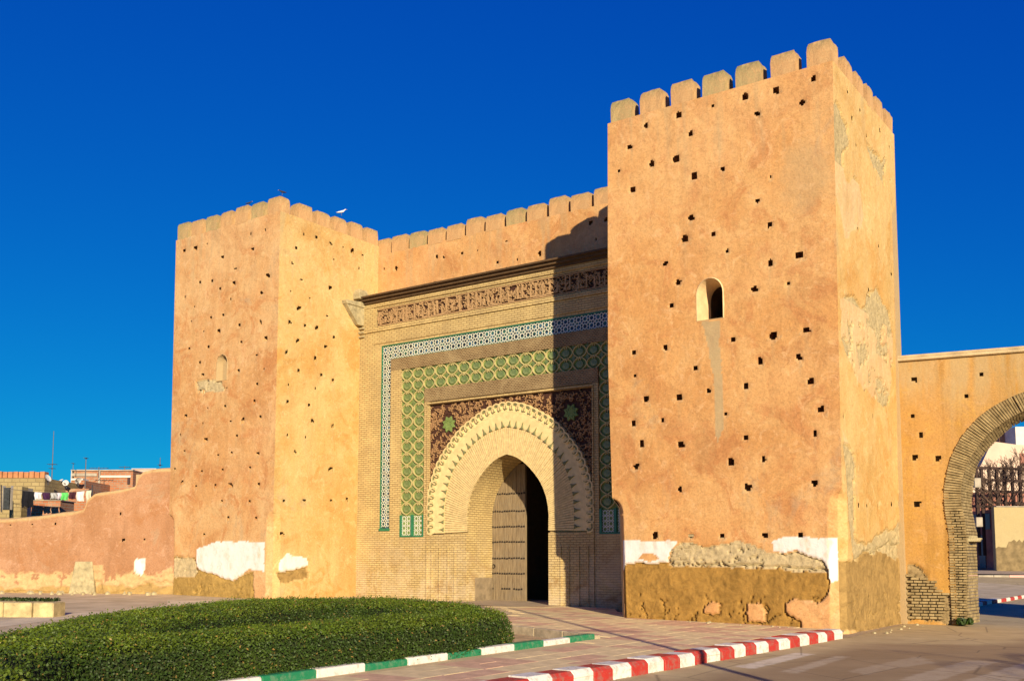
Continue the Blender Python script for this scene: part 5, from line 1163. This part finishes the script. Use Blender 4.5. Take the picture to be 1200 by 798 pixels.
# ------------------------------------------------------------------ street and houses seen through the right arch
D0 = 70.0
fk = thing('far_kerb', 'pale kerb with pinkish stones at the far side of the street beyond the arch', 'kerb', (38, 66.5, gz(38, 66.5)-.1))
for k in range(16):
    m = MB(); m.box(-9+k*1.0+.01, -9+(k+1)*1.0-.01, 0, .3, -.1, .18); m.build('kerb_stone', M['concr2'] if k % 3 else M['pinkp'], fk, .02)
sheet('far_pavement', [(26,66.8),(60,66.8),(60,70.2),(26,70.2)], .05, mat_plain('far_paving', (.42,.32,.23), .9))
yw = thing('garden_wall', 'sunlit yellow plastered wall beyond the arch with a darker brown foot', 'wall', (40, D0, gz(40, D0)))
M['yellowp'] = mat_adobe('yellow_plaster', (.52,.42,.16), (.56,.46,.20), (.44,.34,.14), streak=.5)
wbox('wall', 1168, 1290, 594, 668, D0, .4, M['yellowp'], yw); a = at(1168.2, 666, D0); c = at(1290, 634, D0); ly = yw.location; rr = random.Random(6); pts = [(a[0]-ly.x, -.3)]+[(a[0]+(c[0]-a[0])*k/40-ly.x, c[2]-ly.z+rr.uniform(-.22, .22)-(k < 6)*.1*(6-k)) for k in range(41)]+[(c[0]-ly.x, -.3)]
poly_prism('dark_foot', pts, -.03, .0, mat_plain('dark_render', (.22,.16,.08), .95, .45, 2), yw)  # darker brown slab with a jagged top over the wall's lower part
wbox('coping', 1167.5, 1291, 592.8, 594, D0-.05, .5, M['concr2'], yw)
ph = thing('pink_house', 'pink house in shade behind the yellow wall with barred scaffold on its terrace', 'house', (38, 76, gz(38, 76)))
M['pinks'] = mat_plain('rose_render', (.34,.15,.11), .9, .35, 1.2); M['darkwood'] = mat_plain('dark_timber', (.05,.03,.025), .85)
a = at(1169, 668, 71.0); zt_ = at(1150, 576, 74)[2]
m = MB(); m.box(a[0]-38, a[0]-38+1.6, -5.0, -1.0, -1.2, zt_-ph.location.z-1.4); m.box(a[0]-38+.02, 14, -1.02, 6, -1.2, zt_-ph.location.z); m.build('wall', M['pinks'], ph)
m = MB(); xw = a[0]-38-.06
for y0_, z0_, hh in ((-4.3, 2.6, 1.1), (-2.6, 2.6, 1.1), (-3.4, -.1, 2.3), (-1.6, -.1, 2.3)): m.box(xw, xw+.1, y0_, y0_+.9, z0_, z0_+hh)
m.build('window', mat_plain('window_blue_grey', (.10,.10,.12), .4), ph)
cr_ = thing('cream_house', 'cream house with a red brick stair tower, farthest through the right arch', 'house', (45, 88, gz(45, 88)))
wbox('wall', 1120, 1300, 549, 640, 86, 8, mat_plain('cream_render', (.62,.46,.35), .9, .12, 1), cr_)
a = at(1148, 549, 86.0); c = at(1163, 517, 86.0); e = at(1193, 521, 86.0); l = cr_.location
poly = [(a[0]-l.x, a[2]-l.z), (c[0]-l.x, c[2]-l.z), (e[0]-l.x, e[2]-l.z), (e[0]-l.x+8, e[2]-l.z), (e[0]-l.x+8, a[2]-l.z)]
poly_prism('gable_wall', poly, 86.05-l.y, 93-l.y, cr_.children[0].data.materials[0], cr_)
wbox('stair_tower', 1172, 1192.5, 503, 530, 92, 4, M['obrick'], cr_); wbox('stair_tower', 1192.5, 1260, 500, 560, 90, 5, M['whitep'], cr_)
wbox('window', 1196, 1203, 531, 545, 85.95, .3, M['pinks'], cr_)
# timber frame on the terrace
sf = thing('terrace_frame', 'dark timber and mesh frame standing over the yellow wall', 'frame', (38, 72, at(1150, 597, 72)[2]))
z0_ = sf.location.z
for px in (1146, 1152, 1161, 1170, 1179, 1188, 1197, 1206):
    a = at(px, 600, 72); c = at(px, 547+random.uniform(-2, 3), 72); m = MB(); m.box(a[0]-38-.09, a[0]-38+.09, -.09, .09, -.5 if px > 1168 else -3.2, c[2]-z0_); m.build('post', M['darkwood'], sf)
for py in (548, 562, 575, 588, 593):
    a = at(1143, py, 72); c = at(1212, py+2, 72); m = MB(); m.hexa([(a[0]-38, -.16, a[2]-z0_-.1), (c[0]-38, -.16, c[2]-z0_-.1), (c[0]-38, -.1, c[2]-z0_-.1), (a[0]-38, -.1, a[2]-z0_-.1), (a[0]-38, -.16, a[2]-z0_+.08), (c[0]-38, -.16, c[2]-z0_+.08), (c[0]-38, -.1, c[2]-z0_+.08), (a[0]-38, -.1, a[2]-z0_+.08)]); m.build('rail', M['darkwood'], sf)
for px, py in ((1148, 611), (1146, 565)):
    p = at(px, py, 69.5); m = MB(); m.box(-.22, .22, -.2, .2, -.35, .3); o_ = m.build('air_conditioner', M['concr2'], None, .03, loc=(p[0], 69.7, p[2])); tag(o_, 'pale box unit on the shaded pink house, %s' % ('lower one' if py > 600 else 'upper one'), 'air conditioner')
# bare tree
def bare_tree(label, base, height, seed, spread=.5, depthmax=5, r0=.16, lean=(0, 0)):
    rr = random.Random(seed); t = thing('bare_tree', label, 'tree', base); tr = MB(); cr = MB()
    def grow(p, d, L, r, lv):
        q = p+d*L*.5+Vector((rr.uniform(-1, 1), rr.uniform(-1, 1), 0))*L*.06; e = q+(d+Vector((rr.uniform(-.2, .2), rr.uniform(-.2, .2), .1))).normalized()*L*.5
        (tr if lv < 2 else cr).tube([p, q, e], [max(r, .017), max(r*.82, .015), max(r*.66, .012)], 5 if lv < 3 else 3, cap=False)
        if lv >= depthmax: return
        for k in range(3 if lv < 4 else 2+rr.randint(0, 1)):
            nd = (d+Vector((rr.uniform(-1, 1), rr.uniform(-1, 1), rr.uniform(-.15, .8)))*spread*1.3).normalized(); grow(e if k else q+(e-q)*.6, nd, L*rr.uniform(.6, .82), r*.6, lv+1)
    grow(Vector((0, 0, -.3)), Vector((lean[0], lean[1], 1)).normalized(), height*.3, r0, 0)
    mt = mat_plain('bark_%d' % seed, (.13,.085,.06), .95, .3, 6); tr.build('trunk', mt, t); cr.build('crown', mt, t)
p = at(1201, 640, 72.6); bare_tree('leafless tree with fine twigs above the yellow wall', (p[0], 72.6, gz(p[0], 72.6)), 10.5, 5, .62, 6, .16)
p = at(1180, 640, 71.2); bare_tree('smaller leafless tree in front of the dark timber frame', (p[0], 71.2, gz(p[0], 71.2)), 8.5, 11, .7, 6, .12)
# kerb in the shade beyond the arch
KC, KD = np.array(on_ground(1140, 709, -.05)), np.array(on_ground(1235, 693, -.05)); kk = (KD-KC)/np.linalg.norm(KD-KC)
M['k_dred'] = M['k_red']
kerb('painted_kerb', 'red and white kerb lying in shade behind the arch', KC-kk*3, KD+kk*4, np.array([-kk[1], kk[0]]), .95, (M['k_red'], M['k_white']), .35, .03, -.2, 1)
tag(sheet('island_pavement', [tuple(KC-kk*3), tuple(KD+kk*4), tuple(KD+kk*4+np.array([-kk[1], kk[0]])*12), tuple(KC-kk*3+np.array([-kk[1], kk[0]])*12)], .0, M['plaza']), kind='structure')

# ------------------------------------------------------------------ lamp post behind the viewer's right, whose shadow crosses the paving
sh = Vector((tv.x, tv.y)).normalized(); P1 = np.array(on_ground(800, 763)); back = 14.2
lp = np.array([P1[0]-sh.x*back, P1[1]-sh.y*back])
lamp = thing('street_lamp', 'tall street lamp outside the picture whose shadow crosses the paving', 'street lamp', (lp[0], lp[1], gz(*lp)-.1))
M['lampm'] = mat_plain('lamp_grey_paint', (.20,.20,.20), .5, .15, 4, metal=.3)
m = MB(); m.tube([(0,0,0),(0,0,.6),(0,0,7.9)], [.14,.10,.06], 10); m.build('pole', M['lampm'], lamp)
m = MB(); m.tube([(0,0,7.8),(sh.y*.0-.35,0,8.05),(-.9,0,8.1)], .035, 6); m.box(-1.35,-.7,-.16,.16,8.05,8.17); m.build('lamp_head', M['lampm'], lamp)
m = MB(); m.tube([(-.85,0,5.35),(.85,0,5.35)], .035, 6); m.build('crossarm', M['lampm'], lamp)
# palm whose frond tips throw shadows on the road at the right
p2 = np.array(on_ground(1212, 780, -.12)); hp = 5.2; dist = hp/math.tan(R(SUN_EL)); pb = p2-np.array([sh.x, sh.y])*dist
palm = thing('palm_tree', 'palm outside the picture on the right whose frond shadows reach the road', 'tree', (pb[0], pb[1], gz(*pb)-.1))
m = MB(); m.tube([(0,0,0),(.05,0,2),(0,.05,hp)], [.26,.2,.17], 10); m.build('trunk', mat_plain('palm_bark', (.16,.11,.07), .95, .4, 6), palm)
mp = mat_plain('palm_frond', (.07,.11,.03), .6, .3, 5)
for k in range(22):
    a = k*2.4; el = .9-.07*k; m = MB(); L = 1.75; pts = [Vector((0, 0, hp))]; dr = Vector((math.cos(a)*math.cos(el), math.sin(a)*math.cos(el), math.sin(el)))
    for s_ in range(8): pts.append(pts[-1]+dr*L/8); dr = (dr+Vector((0, 0, -.14))).normalized()
    m.tube(pts, .015, 4)
    for s_ in range(1, 9):
        side = dr.cross(Vector((0, 0, 1))).normalized()
        for sg in (-1, 1):
            b_ = pts[s_]; tp = b_+side*sg*.38*(1-abs(s_-4)/6)+dr*.3-Vector((0, 0, .12)); w = dr*.05
            m.add([b_-w, b_+w, tp], [(0, 1, 2)])
    m.build('frond', mp, palm)

# ------------------------------------------------------------------ birds on the battlements
def bird(name, label, px, py, u, v, face, size, white):
    """stands where the photo shows it, on the tower top"""
    pl = O+U*u+V*v; d = pl[1]; p = at(px, py, d)
    c = mat_plain('feathers_'+('white' if white else 'dark'), (.75,.73,.70) if white else (.03,.03,.035), .7, .15, 9)
    t = thing(name, label, 'bird', (p[0], d, p[2])); s = size
    m = MB(); ax = [(-.55, .32, .03), (-.35, .36, .10), (0, .42, .15), (.25, .5, .13), (.36, .6, .08), (.42, .68, .085), (.5, .70, .06)]
    rings = []; vs = []; n = 8
    for x, z, r in ax:
        for k in range(n): vs.append((x*s*face, r*s*.8*math.cos(2*math.pi*k/n), (z+r*math.sin(2*math.pi*k/n))*s))
    fs = [(i*n+k, i*n+(k+1) % n, (i+1)*n+(k+1) % n, (i+1)*n+k) for i in range(len(ax)-1) for k in range(n)]+[tuple(range(n))[::-1], tuple((len(ax)-1)*n+k for k in range(n))]
    m.add(vs, fs); m.build('body', c, t, smooth=True)
    m = MB(); m.tube([(.5*s*face, 0, .70*s), (.68*s*face, 0, .67*s)], [.03*s, .006*s], 5); m.build('beak', mat_plain('beak_ochre', (.5,.3,.05), .6), t)
    for sy in (-1, 1):
        m = MB(); m.add([(-.6*s*face, sy*.10*s, .34*s), (.2*s*face, sy*.14*s, .52*s), (.25*s*face, sy*.13*s, .38*s), (-.2*s*face, sy*.15*s, .30*s), (-.6*s*face, sy*.07*s, .33*s), (.2*s*face, sy*.11*s, .50*s), (.25*s*face, sy*.10*s, .37*s), (-.2*s*face, sy*.12*s, .29*s)], [(0,1,2,3), (7,6,5,4), (0,4,5,1), (1,5,6,2), (2,6,7,3), (3,7,4,0)]); m.build('wing', c, t)
        m = MB(); m.tube([(0, sy*.06*s, .32*s), (.02*s*face, sy*.06*s, 0)], .014*s, 4); m.tube([(-.03*s, sy*.06*s, .004), (.09*s*face, sy*.06*s, .004)], .012*s, 4); m.build('leg', M['steel'], t)
bird('bird', 'small dark bird perched on the corner merlon of the rose tower', 331, 228.5, -20.0, -.1, -1, .26, False)
bird('seagull', 'white gull with raised head standing on a merlon of the rose tower', 400, 252.5, -20.0, 2.9, 1, .33, True)
bird('bird', 'small grey bird on the front battlements of the rose tower', 291.5, 241, -21.7, -.1, 1, .22, False)
